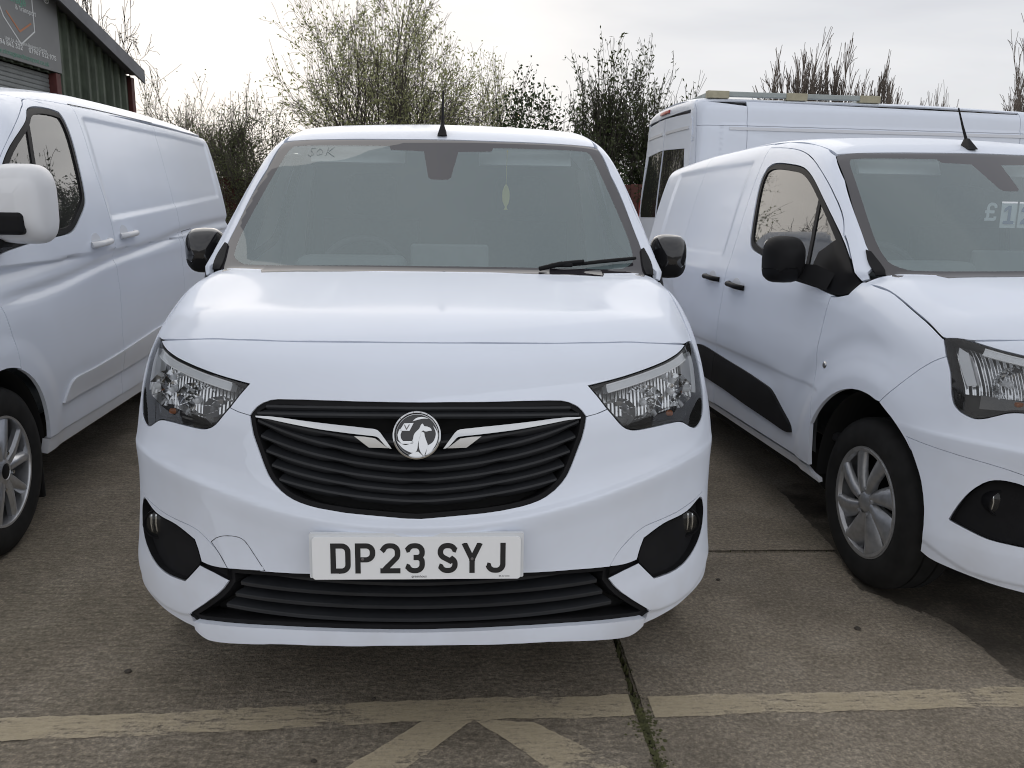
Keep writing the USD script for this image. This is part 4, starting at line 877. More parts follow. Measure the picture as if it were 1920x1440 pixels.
MIRROR_AT = np.array([-1.0, 1.49, 1.215])
def emit_van(root, swap, skip, shift={}):
    where = {}
    for name, mesh, material, parent, label, key in REC:
        base = key.split('/')[0]
        if base in skip or mesh is None or (parent and parent not in where): continue
        pp = where[parent] if parent else root
        if base in shift:
            sg = np.array([1, 1, 1] if key.endswith('/L') else [-1, 1, 1]); d = np.array(shift[base][:3]); k = np.array(shift[base][3:] or (1, 1, 1)); c0 = MIRROR_AT * sg
            v_, f_, n_ = arr(mesh); mesh = ((v_ - c0) * k + c0 + d * sg, f_, n_)
        where[key] = part(pp, name, mesh, swap.get(base, material), label)
    return where
# ------------------------------------------------------------------ mid-size van on the left (seen along its flank)
XS = Solver(Custom().F)
XSD, XTP, XFR, XCY, XRR = Chart(XS, 'side', sign=1), Chart(XS, 'top'), Chart(XS, 'front'), Chart(XS, 'cyl', 1.3), Chart(XS, 'rear')
def build_left():
    R = []
    def both2(name, mesh, mt, parent=None, key=None):
        k = key or name
        R.append((name, mesh, mt, parent and parent + '/L', k + '/L')); R.append((name, mirror(mesh), mt, parent and parent + '/R', k + '/R'))
    def one(name, mesh, mt, parent=None, key=None): R.append((name, mesh, mt, parent, key or name))
    SDp = lambda pts, st=.012, c=42: Polygon(smooth_line(np.array(pts), st, c, True)).buffer(0)
    win = SDp([(1.42, 1.62), (1.674, 1.765), (1.735, 1.812), (1.79, 1.834), (1.862, 1.847), (2.007, 1.853), (2.085, 1.848), (2.112, 1.817), (2.130, 1.742), (2.120, 1.600), (2.092, 1.462), (2.06, 1.41), (1.96, 1.345), (1.86, 1.292), (1.77, 1.272), (1.57, 1.258), (1.22, 1.225), (1.05, 1.20), (1.02, 1.235), (1.10, 1.33)])
    inner = win.buffer(-.026)
    groove = [(1.10, 1.385), (1.30, 1.555), (1.52, 1.715), (1.70, 1.822), (1.753, 1.846), (1.79, 1.866), (1.838, 1.880), (1.941, 1.891), (2.189, 1.906), (2.28, 1.910)]
    arch = [(1.01 + .39 * math.cos(a), .36 + .40 * math.sin(a)) for a in np.linspace(0, math.pi, 26)]
    seam = [(1.06, 1.06), (1.085, .99), (1.117, .905), (1.140, .823), (1.149, .738)]
    door = Polygon(np.vstack([smooth_line(np.array(seam[::-1]), .02), smooth_line(np.array([(1.05, 1.10), (1.0, 1.19), (1.0, 1.24)]), .02), smooth_line(np.array(groove), .015), [(2.30, 1.912), (2.31, 1.60), (2.36, 1.30), (2.372, .95), (2.355, .65), (2.355, .375)], [(1.40, .375)], np.array([q for q in arch if q[1] < .748 and q[0] > 1.0])]))
    both2('front_door', panel(XSD, door.difference(win.buffer(.003)), .018, gap=.0022), 'white_paint')
    both2('window_frame', panel(XSD, win.difference(inner), .016, off=-.003, flange=.02, gap=0), 'satin_black', key='wf')
    both2('side_window', panel(XSD, inner.difference(LineString([(1.74, 1.90), (1.50, 1.20)]).buffer(.016)), .03, off=-.010, flange=0, gap=0), 'side_glass', key='sg')
    both2('window_divider', panel(XSD, LineString([(1.74, 1.90), (1.50, 1.20)]).buffer(.016).intersection(win), .014, off=-.005, flange=.01, gap=0), 'satin_black', 'wf', key='wd')
    rl = lambda y: 1.905 + .028 * (y - 2.2)
    ys = np.linspace(2.30, 5.12, 30)
    rarch = [(4.20 + .40 * math.cos(a), .36 + .40 * math.sin(a)) for a in np.linspace(math.pi, 0, 26)]
    side = Polygon([(2.355, .375), (3.78, .39)] + rarch + [(4.62, .40), (5.10, .50), (5.165, 1.1), (5.13, 1.6), (5.10, 1.90)] + [(y, rl(y)) for y in ys[::-1]] + [(2.31, 1.60), (2.36, 1.30), (2.372, .95), (2.355, .65)])
    sl = side.intersection(sbox(2.2, 0, 3.62, 3))
    both2('sliding_door', panel(XSD, sl, .013, gap=.0018), 'white_paint')
    both2('rear_quarter', panel(XSD, side.intersection(sbox(3.62, 0, 6, 3)), .014, gap=.0014), 'white_paint')
    wing = Polygon(np.vstack([smooth_line(np.array([(.97, 1.21), (1.04, 1.12), (1.06, 1.06)] + seam[1:]), .015)[:], np.array([q for q in arch if q[1] > .742 or q[0] < 1.0]), [(.62, .33), (.575, .33), (.565, .60), (.585, 1.00), (.75, 1.13), (.90, 1.22)]])).buffer(0)
    both2('front_wing', panel(XSD, wing, .018, gap=.002), 'white_paint')
    both2('sill', panel(XSD, Polygon([(1.39, .305), (3.78, .33), (3.78, .388), (1.40, .373)]), .03, off=-.004, flange=.03, gap=.001), 'white_paint_dusty')
    mold = SDp([(1.558, .502), (1.60, .545), (1.66, .585), (1.74, .598), (1.893, .600), (2.398, .627), (3.095, .676), (3.70, .70), (3.70, .57), (2.887, .533), (2.389, .512), (1.667, .501)])
    both2('side_moulding', panel(XSD, mold.intersection(sbox(0, 0, 2.357, 2)), .014, off=.011, flange=.016, gap=0), 'white_paint_dusty', key='m1')
    both2('side_moulding', panel(XSD, mold.intersection(sbox(2.362, 0, 5, 2)), .014, off=.011, flange=.016, gap=0), 'white_paint_dusty', key='m2')
    for i, (a, b, z0, z1) in enumerate(((2.03, 2.27, 1.207, 1.224), (2.45, 2.685, 1.243, 1.258))):
        P = XS.hit(np.array([(1.6, a, z0), (1.6, (a + b) / 2, (z0 + z1) / 2), (1.6, b, z1)]), np.tile([-1., 0, 0], (3, 1)), 0, 1.5); n = XS.normal(P)
        g = smooth_line(np.array([P[0] + n[0] * .003, P[0] * .85 + P[2] * .15 + n[1] * .026, P[1] + n[1] * .032, P[0] * .15 + P[2] * .85 + n[1] * .026, P[2] + n[2] * .003]), .012)
        both2('door_handle', tube(g, .016, 10), 'white_plastic', key=f'h{i}')
        cup = shapely.affinity.translate(shapely.affinity.scale(Point(0, 0).buffer(1, 20), .062, .040), a + .07, (z0 + z1) / 2 + .012)
        both2('handle_recess', panel(XSD, cup, .012, off=.0012, flange=.002, gap=0), 'white_paint_dusty', f'h{i}', key=f'hc{i}')
    lb = [(2.70, 1.247), (3.0, 1.262)]
    both2('roof_rail_groove', panel(XSD, LineString([(2.28, 1.912), (2.678, 1.930), (3.2, 1.948), (3.667, 1.964)]).buffer(.0022), .02, off=.0008, flange=0, gap=0), 'dark_void', key='rg')
    fz = SDp([(3.70, 1.245), (3.945, 1.260), (3.93, 1.10), (3.72, 1.085)], .02)
    both2('fuel_flap', panel(XSD, fz.boundary.buffer(.0022), .02, off=.0008, flange=0, gap=0), 'dark_void', key='ff')
    roofp = SDp([(-.80, 1.80), (-.5, 1.72), (0, 1.70), (.5, 1.72), (.80, 1.80), (.845, 2.0), (.84, 3.0), (.82, 4.5), (.78, 5.10), (-.78, 5.10), (-.82, 4.5), (-.84, 3.0), (-.845, 2.0)], .03)
    one('roof', panel(XTP, roofp, .03, gap=0), 'white_paint')
    pil = Polygon(np.vstack([smooth_line(np.array([(1.02, 1.25)] + groove + [(2.31, 1.914)]), .015), [(y, rl(y) + .035) for y in (2.31, 2.1, 1.95)], [(1.75, 1.90), (1.60, 1.84), (1.44, 1.735), (1.14, 1.50), (.94, 1.30)]])).buffer(0)
    both2('windscreen_pillar', panel(XSD, pil, .014, gap=0.001), 'white_paint', key='pil')
    ws = SDp([(-.82, 1.30), (0, 1.29), (.82, 1.30), (.84, 1.36), (.72, 1.80), (.66, 1.86), (0, 1.88), (-.66, 1.86), (-.72, 1.80), (-.84, 1.36)], .02)
    one('windscreen', panel(XFR, ws, .04, gap=.002), 'windscreen_glass', key='ws')
    one('bonnet', panel(XTP, SDp([(-.84, .58), (-.6, .33), (-.3, .20), (0, .165), (.3, .20), (.6, .33), (.84, .58), (.86, .80), (.80, .88), (.4, .80), (0, .785), (-.4, .80), (-.80, .88), (-.86, .80)], .02), .03, gap=.003), 'white_paint')
    hlp = SDp([(.50, .80), (.58, .73), (.85, .76), (.85, .98), (.56, .97)], .02); hlm = shapely.affinity.scale(hlp, -1, 1, origin=(0, 0))
    grp = SDp([(-.44, .68), (.44, .68), (.50, .76), (.44, .985), (-.44, .985), (-.50, .76)], .02, 30)
    nose = Polygon([(-.86, .62), (.86, .62), (.86, 1.01), (.6, 1.075), (0, 1.09), (-.6, 1.075), (-.86, 1.01)])
    one('front_bumper', panel(XCY, sbox(-.86, .30, .86, .617), .02, gap=.002), 'white_paint')
    one('nose_panel', panel(XCY, nose.difference(hlp.union(hlm).buffer(.004)).difference(grp.buffer(.003)), .018, gap=.001), 'white_paint')
    one('grille', panel(XCY, grp, .03, off=-.03, flange=-.03, gap=0), 'dark_void')
    for zz in (.73, .78, .83, .88, .93): one('grille_slat', panel(XCY, sbox(-.455, zz, .455, zz + .022).intersection(grp), .02, off=-.004, flange=.02, gap=0), 'brushed_chrome', key=f'gs{zz}')
    one('lower_intake', panel(XCY, sbox(-.5, .38, .5, .50), .03, off=.002, flange=.01, gap=0), 'black_plastic')
    one('headlight', panel(XCY, hlp, .02, off=-.004, gap=.002), 'gloss_black', key='hlr'); one('headlight', panel(XCY, hlm, .02, off=-.004, gap=.002), 'gloss_black', key='hll')
    for s in (-1, 1):
        one('rear_door', panel(XRR, Polygon([(s * .004, .35), (s * .86, .35), (s * .90, 1.0), (s * .84, 1.5), (s * .74, 1.88), (s * .004, 1.93)]), .04, gap=.003), 'white_paint', key=f'rd{s}')
    # door mirror: tall white shell over a black foot and arm
    a = np.linspace(0, 2 * math.pi, 30, endpoint=False); e = .55
    def sec(y, hw, hh, cx, cz): return np.stack([cx + hw * np.sign(np.cos(a)) * np.abs(np.cos(a)) ** e, 0 * a + y, cz + hh * np.sign(np.sin(a)) * np.abs(np.sin(a)) ** e], -1)
    cx, cz, y0 = 1.105, 1.400, 1.085
    rg = [sec(y0 + .03, .112, .148, cx, cz), sec(y0 + .01, .118, .153, cx, cz), sec(y0 - .05, .114, .148, cx, cz), sec(y0 - .10, .098, .128, cx, cz), sec(y0 - .13, .07, .09, cx, cz), sec(y0 - .14, .03, .04, cx, cz)]
    shell = hull(np.vstack(rg), 60)
    both2('door_mirror', shell, 'white_plastic', key='mir')
    both2('mirror_base', cat(rounded((cx - .20, y0 - .152, cz - .115), (cx + .05, y0 + .02, cz - .030), .02)), 'black_plastic', 'mir', key='mirb')
    both2('mirror_arm', hull([(x, y, z) for x, y, z in ((.93, 1.02, 1.19), (.93, 1.16, 1.19), (.93, 1.02, 1.27), (.93, 1.16, 1.27), (1.04, 1.02, 1.235), (1.04, 1.10, 1.235), (1.04, 1.02, 1.30), (1.04, 1.10, 1.30))]), 'black_plastic', 'mir', key='mira')
    both2('mirror_glass', extrude(rrect(cx - .10, cz - .135, cx + .10, cz + .135, .04), .003, 'xz', y0 + .034), 'chrome', 'mir', key='mirg')
    w = wheel(.343, .215, .222, 'alloy')
    for wy, k in ((1.01, 'f'), (4.20, 'r')):
        for name, m, mt in w:
            q = (m[0] * [-1, 1, 1], m[1][:, ::-1], m[2] * [-1, 1, 1])
            both2(name, moved(q, (.865, wy, .343)), mt, None if name == 'wheel' else 'w' + k, key='w' + k if name == 'wheel' else 'w' + k + name)
        both2('arch_liner', arch_liner(wy, .36, .395, .95, .66), 'dark_void', key='al' + k)
    both2('mudflap', rounded((.76, 1.395, .10), (.93, 1.415, .33), .008), 'rubber', key='mud')
    one('underbody', bx((-.80, .5, .24), (.80, 4.9, .42), .03), 'dark_void')
    one('cabin', cat(hull([(x, y, z) for y in (2.40, 2.44) for x, z in ((-.92, .45), (.92, .45), (-.92, 1.2), (.92, 1.2), (-.80, 1.75), (.80, 1.75), (-.70, 1.86), (.70, 1.86))]), bx((-.88, 1.0, .45), (.88, 2.4, .50), .01)), 'interior_grey')
    one('dashboard', hull([(x, y, z) for x in (-.80, .80) for y, z in ((1.05, 1.20), (1.5, 1.22), (1.6, 1.05), (1.05, .75))]), 'interior_dark')
    for sx in (-.42, .42): one('seat', cat(rounded((sx - .26, 1.75, .75), (sx + .26, 2.25, .95), .06), hull([(sx + x, y, z) for x in (-.24, .24) for y, z in ((2.12, .9), (2.28, .9), (2.22, 1.52), (2.32, 1.52))], 60), rounded((sx - .13, 2.22, 1.54), (sx + .13, 2.33, 1.74), .05)), 'seat_cloth', key=f'seat{sx}')
    return R
def emit(root, R):
    where = {}
    for name, mesh, mt, parent, key in R: where[key] = part(where[parent] if parent else root, name, mesh, mt)

# ------------------------------------------------------------------ tall van behind, rear end at its left
HS = Solver(High().F)
def build_high():
    Sd, Tp, Rr, Fr = Chart(HS, 'side', sign=-1), Chart(HS, 'top'), Chart(HS, 'rear'), Chart(HS, 'front')
    R = []
    def one(name, mesh, mt, parent=None, key=None): R.append((name, mesh, mt, parent, key or name))
    def both2(name, mesh, mt, parent=None, key=None):
        k = key or name; R.append((name, mesh, mt, parent and parent + '/L', k + '/L')); R.append((name, mirror(mesh), mt, parent and parent + '/R', k + '/R'))
    one_top = [(-.86, 4.72), (-.86, 1.75), (-.70, 1.45), (.70, 1.45), (.86, 1.75), (.86, 4.72), (.80, 4.80), (-.80, 4.80)]
    one('roof', panel(Tp, Polygon(one_top), .04, gap=0, off=-.001), 'white_paint')
    # lower side, upper side with the swage between them, upright seams near the tail
    for i, (y0, y1) in enumerate(((.9, 2.03), (2.03, 4.40), (4.40, 4.80))):
        m = 'white_paint'
        top_p = Polygon([(max(y0, 1.72), 2.305), (y1, 2.305), (y1, 2.55), (max(y0, 1.80), 2.50)])
        low_p = Polygon([(y0, .35), (y1, .35), (y1, 2.305), (max(y0, 1.72), 2.305), (max(y0, 1.45), 2.0), (y0, 1.30)])
        both2('high_roof_side', panel(Sd, top_p, .02, gap=.002), m, key=f't{i}')
        both2('body_side', panel(Sd, low_p, .03, gap=.002), m, key=f'b{i}')
    both2('rub_strip', panel(Sd, Polygon([(1.6, 2.262), (4.55, 2.262), (4.55, 2.292), (1.6, 2.292)]), .02, off=.006, flange=.01, gap=0), 'white_paint_dusty', key='rs')
    for s, k in ((-1, 'L'), (1, 'R')):
        d = Polygon([(s * .004, .40), (s * .84, .40), (s * .88, 1.2), (s * .84, 2.0), (s * .80, 2.38), (s * .74, 2.44), (s * .004, 2.46)])
        wn = Polygon(smooth_line(np.array([(s * .016, 1.40), (s * .78, 1.40), (s * .81, 1.44), (s * .78, 2.04), (s * .72, 2.09), (s * .016, 2.12)]), .03, 30, True)).buffer(0)
        one('rear_door', panel(Rr, d.difference(wn), .025, gap=.004), 'white_paint', key='rd' + k)
        one('rear_window', panel(Rr, wn, .05, off=-.004, flange=.01, gap=.001), 'dark_glass', key='rw' + k)
        one('door_swage', panel(Rr, Polygon([(s * .06, 2.285), (s * .74, 2.285), (s * .74, 2.315), (s * .06, 2.315)]), .02, off=.005, flange=.008, gap=0), 'white_paint_dusty', key='ds' + k)
    one('rear_header', panel(Rr, Polygon([(-.82, 2.47), (.82, 2.47), (.76, 2.57), (-.76, 2.57)]), .025, gap=.002), 'white_paint')
    one('brake_light', panel(Rr, Polygon([(-.16, 2.505), (.16, 2.505), (.16, 2.535), (-.16, 2.535)]), .02, off=.012, flange=.015, gap=0), 'red_lens')
    both2('rear_corner', panel(Sd, Polygon([(4.80, .4), (4.88, .4), (4.86, 1.6), (4.82, 2.50), (4.80, 2.55)]), .02, gap=.001), 'white_paint', key='rc')
    both2('tail_light', panel(Rr, Polygon([(-.97, .9), (-.88, .9), (-.84, 1.6), (-.93, 1.6)]), .02, off=.004, gap=0), 'red_lens', key='tl')
    one('rear_bumper', rounded((-.96, 4.82, .35), (.96, 5.0, .58), .04), 'black_plastic')
    one('windscreen', panel(Fr, Polygon([(-.82, 1.42), (.82, 1.42), (.72, 2.0), (-.72, 2.0)]), .05, gap=.002), 'windscreen_glass')
    one('bonnet', panel(Tp, Polygon([(-.85, .25), (-.5, .1), (.5, .1), (.85, .25), (.9, .70), (-.9, .70)]), .04, gap=0), 'white_paint')
    one('front_end', panel(Fr, Polygon([(-.93, .3), (.93, .3), (.93, 1.0), (-.93, 1.0)]), .05, gap=0), 'white_paint_dusty')
    zr = 2.618
    for nm, q in (('roof_bar', ((-.80, 3.27), (-.80, 4.66))), ('roof_bar', ((.80, 3.27), (.80, 4.66))), ('roof_bar', ((-.80, 4.66), (.80, 4.66))), ('roof_bar', ((-.80, 3.27), (.80, 3.27)))):
        (x0, y0), (x1, y1) = q; one(nm, bx((min(x0, x1) - .03, min(y0, y1) - .03, zr - .02), (max(x0, x1) + .03, max(y0, y1) + .03, zr + .028), .006), 'bar_grey', key=f'rb{q}')
    for x in (-.80, .80):
        for y in (3.33, 3.96, 4.62): one('bar_clamp', bx((x - .036, y - .09, zr - .04), (x + .036, y + .09, zr + .031), .004), 'clamp_tan', key=f'rc{x}{y}')
    one('inner_shell', bx((-.72, .9, .5), (.72, 4.70, 2.2), .05), 'dark_void')
    R = [(a, (arr(m)[0] * [1, 1.25, 1], arr(m)[1], arr(m)[2]), c, d, e) for a, m, c, d, e in R]
    def both2(name, mesh, mt, parent=None, key=None):
        k = key or name; R.append((name, mesh, mt, parent and parent + '/L', k + '/L')); R.append((name, mirror(mesh), mt, parent and parent + '/R', k + '/R'))
    w = wheel(.345, .215, .225, 'cover')
    for wy, k in ((.95, 'f'), (4.0, 'r')):
        for name, m, mt in w: both2(name, moved(m, (-.875, wy * 1.25, .345)), mt, None if name == 'wheel' else 'w' + k, key='w' + k if name == 'wheel' else 'w' + k + name)
    return R
# ------------------------------------------------------------------ vehicles
hero = thing('panel_van', 'white van facing the camera in the middle, with number plate and griffin badge', 'van')
emit_van(hero, {}, {'bumper_b', 'lowcorner_b', 'fogsur_b'}, {k: (.050, 0, .012, .86, .92, .90) for k in ('mir', 'mircap', 'mirglass', 'mirarm')})
right = thing('panel_van', 'white van with matt black mirrors and handles parked at the right edge', 'van', (2.5727, .1710, 0), .0617)
emit_van(right, {'mircap': 'black_plastic'}, {'bumper_a', 'lowcorner_a', 'fogsur_a', 'towing_eye_cover', 'marker', 'plate'}, {'fog': (.055, -.040, .03), 'fog_r': (.055, -.040, .03), 'fog_l': (.055, -.040, .03)})
left_van = thing('panel_van', 'white van with white mirror and ten-spoke alloy wheel cut off by the left edge', 'van', (-2.6425, .269, 0), .06)
emit(left_van, build_left())
TA = math.radians(94)
tall = thing('panel_van', 'tall white high-roof van parked sideways behind the right-hand van', 'van', (2.18 + 6.125 * math.sin(TA), 7.45 - 6.125 * math.cos(TA), 0), TA)
emit(tall, build_high())

# things inside the cabs: a card fish hung behind the glass, price cards in the right-hand van
fish = Polygon(smooth_line(np.array([(0, .052), (.010, .036), (.0155, .012), (.015, -.012), (.009, -.034), (.004, -.044), (.009, -.056), (-.009, -.056), (-.004, -.044), (-.009, -.034), (-.015, -.012), (-.0155, .012), (-.010, .036)]), .003, 50, True))
def inside(root_loc, a, p): c_, s_ = math.cos(a), math.sin(a); return (root_loc[0] + c_ * p[0] - s_ * p[1], root_loc[1] + s_ * p[0] + c_ * p[1], p[2])
fr_ = thing('air_freshener', 'yellow fish-shaped card hanging on a thread inside the middle windscreen', 'air freshener', (.275, 1.66, 1.465))
part(fr_, 'card', extrude(fish, .002, 'xz', .001), 'yellow_card'); part(fr_, 'thread', tube([(0, 0, .05), (.002, .0, .11), (.004, .02, .19)], .0012, 5), 'yellow_card')
for i, (ch, px, pz, w, mt, bg) in enumerate((('\u00a3', -.128, 1.432, .072, 'price_white', None), ('1', -.058, 1.420, .085, 'price_blue', 'price_white'), ('2', .022, 1.420, .085, 'price_blue', 'price_white'))):
    P = FR.solve(np.array([[px, pz]]))[0]; n = CS.normal(P[None])[0]; P = P + [0, .075, 0]
    t = thing('price_card', ('large pale pound sign stuck inside the windscreen of the right-hand van', 'white price card with a dark figure beside the pound sign', 'white price card cut off by the right edge of the picture')[i], 'price card', inside((2.5727, .1710, 0), .0617, P), .0617)
    Rt = np.eye(3)
    g = flat_text(ch, .072, True); g = moved(g, (-(g[0][:, 0].max() + g[0][:, 0].min()) / 2, -.002, -.036))
    if bg: part(t, 'card', moved(bx((-.036, 0, -.055), (.036, .002, .055), .001), R=Rt), 'price_white')
    part(t, 'figure', moved(g, R=Rt), mt)
# ------------------------------------------------------------------ yard of brushed concrete slabs
def concrete(name, warm, brushed):
    mat(name, {
        'g': ('geometry', {}), 'm1': ('mapping', {'mapping_type': 'point', 'scale': (2.2, 26., 4.)}), 'm2': ('mapping', {'mapping_type': 'point', 'scale': (17., 60., 17.)}),
        'big': ('noise_texture', {'scale': .55, 'detail': 5., 'roughness': .6}), 'mid': ('noise_texture', {'scale': 3.1, 'detail': 6., 'roughness': .65}),
        'st': ('noise_texture', {'scale': 1., 'detail': 4., 'roughness': .6, 'distortion': .4}), 'st2': ('noise_texture', {'scale': 1., 'detail': 3., 'roughness': .6}),
        'sp': ('voronoi_texture', {'scale': 230., 'feature': 'f1'}), 'fine': ('noise_texture', {'scale': 70., 'detail': 5., 'roughness': .8}),
        'c0': ('rgb_ramp', {'ramp': [(.30, tuple(np.array((.172, .146, .112)) * warm)), (.5, tuple(np.array((.226, .194, .152)) * warm)), (.72, tuple(np.array((.284, .248, .200)) * warm))]}),
        'sr': ('rgb_ramp', {'ramp': [(.30, (.68, .67, .65)), (.50, (.98, .98, .97)), (.70, (1.28, 1.27, 1.25))]}), 'mul': ('mix', {'mix_type': 'multiply', 'fac': brushed}),
        'fr': ('rgb_ramp', {'ramp': [(.30, (.42, .41, .40)), (.5, (1., 1., 1.)), (.70, (1.95, 1.93, 1.88))]}), 'mul2': ('mix', {'mix_type': 'multiply', 'fac': .9}),
        'agg': ('rgb_ramp', {'ramp': [(.0, (.80, .80, .80)), (.10, (1., 1., 1.)), (.90, (1., 1., 1.)), (.985, (1.35, 1.33, 1.28))]}), 'sep': ('separate_color', {}), 'mul3': ('mix', {'mix_type': 'multiply', 'fac': 1.}),
        'mr': ('map_range', {'from_min': .52, 'from_max': .78, 'to_min': 0., 'to_max': .40, 'clamp': True}), 'moss': ('mix', {'color2': (.075, .075, .038)}),
        'wr': ('map_range', {'from_min': .50, 'from_max': .76, 'to_min': 0., 'to_max': .5, 'clamp': True}), 'wet': ('mix', {'color2': (.055, .047, .038)}),
        'mp': ('mapping', {'mapping_type': 'point', 'location': (3.7, 1.9, 0.)}), 'wn': ('noise_texture', {'scale': .95, 'detail': 6., 'roughness': .62}),
        'hs': ('math', {'math_type': 'multiply_add', 'value2': .55 * brushed}), 'b': ('bump', {'strength': .9, 'distance': .010}),
        'p': ('principled_bsdf', {'roughness': .82, 'specular_ior_level': .35}),
    }, [('g.position', 'm1.vector'), ('g.position', 'm2.vector'), ('g.position', 'big.vector'), ('g.position', 'mid.vector'), ('g.position', 'sp.vector'), ('g.position', 'fine.vector'),
        ('m1.vector', 'st.vector'), ('m2.vector', 'st2.vector'), ('mid.fac', 'c0.fac'), ('st2.fac', 'sr.fac'), ('c0.color', 'mul.color1'), ('sr.color', 'mul.color2'),
        ('fine.fac', 'fr.fac'), ('mul.color', 'mul2.color1'), ('fr.color', 'mul2.color2'), ('sp.color', 'sep.color'), ('sep.r', 'agg.fac'), ('mul2.color', 'mul3.color1'), ('agg.color', 'mul3.color2'),
        ('big.fac', 'mr.value'), ('mr.result', 'moss.fac'), ('mul3.color', 'moss.color1'), ('g.position', 'mp.vector'), ('mp.vector', 'wn.vector'), ('wn.fac', 'wr.value'), ('wr.result', 'wet.fac'), ('moss.color', 'wet.color1'),
        ('st2.fac', 'hs.value1'), ('fine.fac', 'hs.value3'), ('hs.value', 'b.height'), ('b.normal', 'p.normal'), ('wet.color', 'p.base_color')])
concrete('concrete_brushed', 1.0, .95); concrete('concrete_worn', 1.10, .35)
plain('yard_soil', (.10, .088, .068), .95, noise=.35, scale=1.3, bump=.5, bscale=40.)
plain('joint_dirt', (.030, .026, .018), .95, noise=.4, scale=30.)
plain('moss_green', (.060, .062, .022), .95, noise=.45, scale=25.)
plain('pebble_dark', (.045, .038, .030), .85, noise=.3, scale=60.)
mat('worn_yellow', {
    'g': ('geometry', {}), 'm': ('mapping', {'mapping_type': 'point', 'scale': (14., 90., 10.), 'rotation': (0, 0, .9)}),
    'n': ('noise_texture', {'scale': 3.2, 'detail': 7., 'roughness': .68}), 's': ('noise_texture', {'scale': 1., 'detail': 4., 'roughness': .6}), 'f': ('noise_texture', {'scale': 120., 'detail': 3., 'roughness': .7}),
    'a': ('math', {'math_type': 'multiply_add', 'value2': .55}), 'a2': ('math', {'math_type': 'multiply_add', 'value2': .5}),
    'w': ('map_range', {'from_min': .87, 'from_max': 1.18, 'to_min': .10, 'to_max': 1., 'clamp': True}),
    'c': ('rgb_ramp', {'ramp': [(.3, (.32, .27, .18)), (.7, (.47, .40, .28))]}), 'p': ('principled_bsdf', {'roughness': .8}), 't': ('transparent_bsdf', {}), 'x': ('mix_closure', {}),
    'b': ('bump', {'strength': .5, 'distance': .004}),
}, [('g.position', 'm.vector'), ('g.position', 'n.vector'), ('m.vector', 's.vector'), ('g.position', 'f.vector'), ('s.fac', 'a.value1'), ('n.fac', 'a.value3'), ('f.fac', 'a2.value1'), ('a.value', 'a2.value3'), ('a2.value', 'w.value'),
    ('f.fac', 'c.fac'), ('c.color', 'p.base_color'), ('f.fac', 'b.height'), ('b.normal', 'p.normal'), ('w.result', 'x.fac'), ('p.BSDF', 'x.closure1'), ('t.BSDF', 'x.closure2')], surface='x.closure')

gv = np.array([(-600, -600, -.034), (600, -600, -.034), (600, 600, -.034), (-600, 600, -.034)], float)
ground = top('ground', (gv, np.array([(0, 1, 2), (0, 2, 3)]), np.tile([0, 0, 1.], (4, 1))), 'yard_soil', 'bare earth and concrete yard that the vans stand on', 'ground', kind='structure')
rg = np.random.default_rng(5)
def slab(x0, x1, y0, y1, near):
    """one bay of concrete with worn, slightly ragged edges"""
    pts = []
    for (a, b) in (((x0, y0), (x1, y0)), ((x1, y0), (x1, y1)), ((x1, y1), (x0, y1)), ((x0, y1), (x0, y0))):
        a, b = np.array(a), np.array(b); L = np.linalg.norm(b - a); m = int(L / (.02 if near else .25)); t = np.arange(m) / m
        d = (b - a) / L; nn = np.array([-d[1], d[0]])
        w = (meshkit.fbm(np.stack([t * L * 3, t * 0 + a[0] * 7.3, t * 0 + a[1] * 3.1], -1), 4, 3) - .5) * .016 + np.abs(rg.normal(0, .0012, m))
        pts.append(a + d * (t * L)[:, None] + nn * (.006 + np.clip(w, -.003, .03))[:, None])
    p = Polygon(np.vstack(pts)).buffer(0); q = p.buffer(-.007)
    v0, f0, n0 = extrude(q, .002, 'xy'); v0 = v0 - [0, 0, .002]
    ring_o, ring_i = np.array(p.exterior.coords)[:-1], None
    sk = trimesh.creation.extrude_polygon(p, .028, engine='earcut'); sk = arr(sk, 20)
    return cat((v0, f0, n0), moved(sk, (0, 0, -.0345)))
XL = [-13., -8.4, -3.9, .62, 5.1, 9.6, 14.1]
for i in range(len(XL) - 1):
    off = 1.305 if i >= 3 else -1.75
    for k in range(-2, 6):
        y0 = off + 5.9 * k
        if y0 + 5.9 < -10 or y0 > 30: continue
        part(ground, 'concrete_slab', slab(XL[i], XL[i + 1], y0, y0 + 5.9, i in (2, 3) and k in (-1, 0)), 'concrete_brushed' if i < 3 else 'concrete_worn')

def ragged(pts, amp=.006, step=.008, seed=0):
    p = ring(np.array(pts, float), step); k = np.arange(len(p))
    d = (meshkit.fbm(np.stack([p[:, 0] * 22, p[:, 1] * 22, 0 * k + seed], -1), 4, seed) - .5) * 2 * amp
    d2 = (meshkit.fbm(np.stack([p[:, 0] * 22 + 40, p[:, 1] * 22, 0 * k + seed], -1), 4, seed + 9) - .5) * 2 * amp
    return Polygon(p + np.stack([d * .5, d2 * 1.6], -1)).buffer(0)
def painted(poly, z=.004):
    out = []
    for g in getattr(poly, 'geoms', [poly]):
        v, f = trimesh.creation.triangulate_polygon(g, engine='earcut'); v = np.c_[v, np.full(len(v), z)]
        f = np.array(f); nz = np.cross(v[f[:, 1]] - v[f[:, 0]], v[f[:, 2]] - v[f[:, 0]])[:, 2]; f[nz < 0] = f[nz < 0][:, ::-1]
        out.append((v, f, np.tile([0, 0, 1.], (len(v), 1))))
    return cat(*out)
joint = sbox(.600, -2, .655, 3)
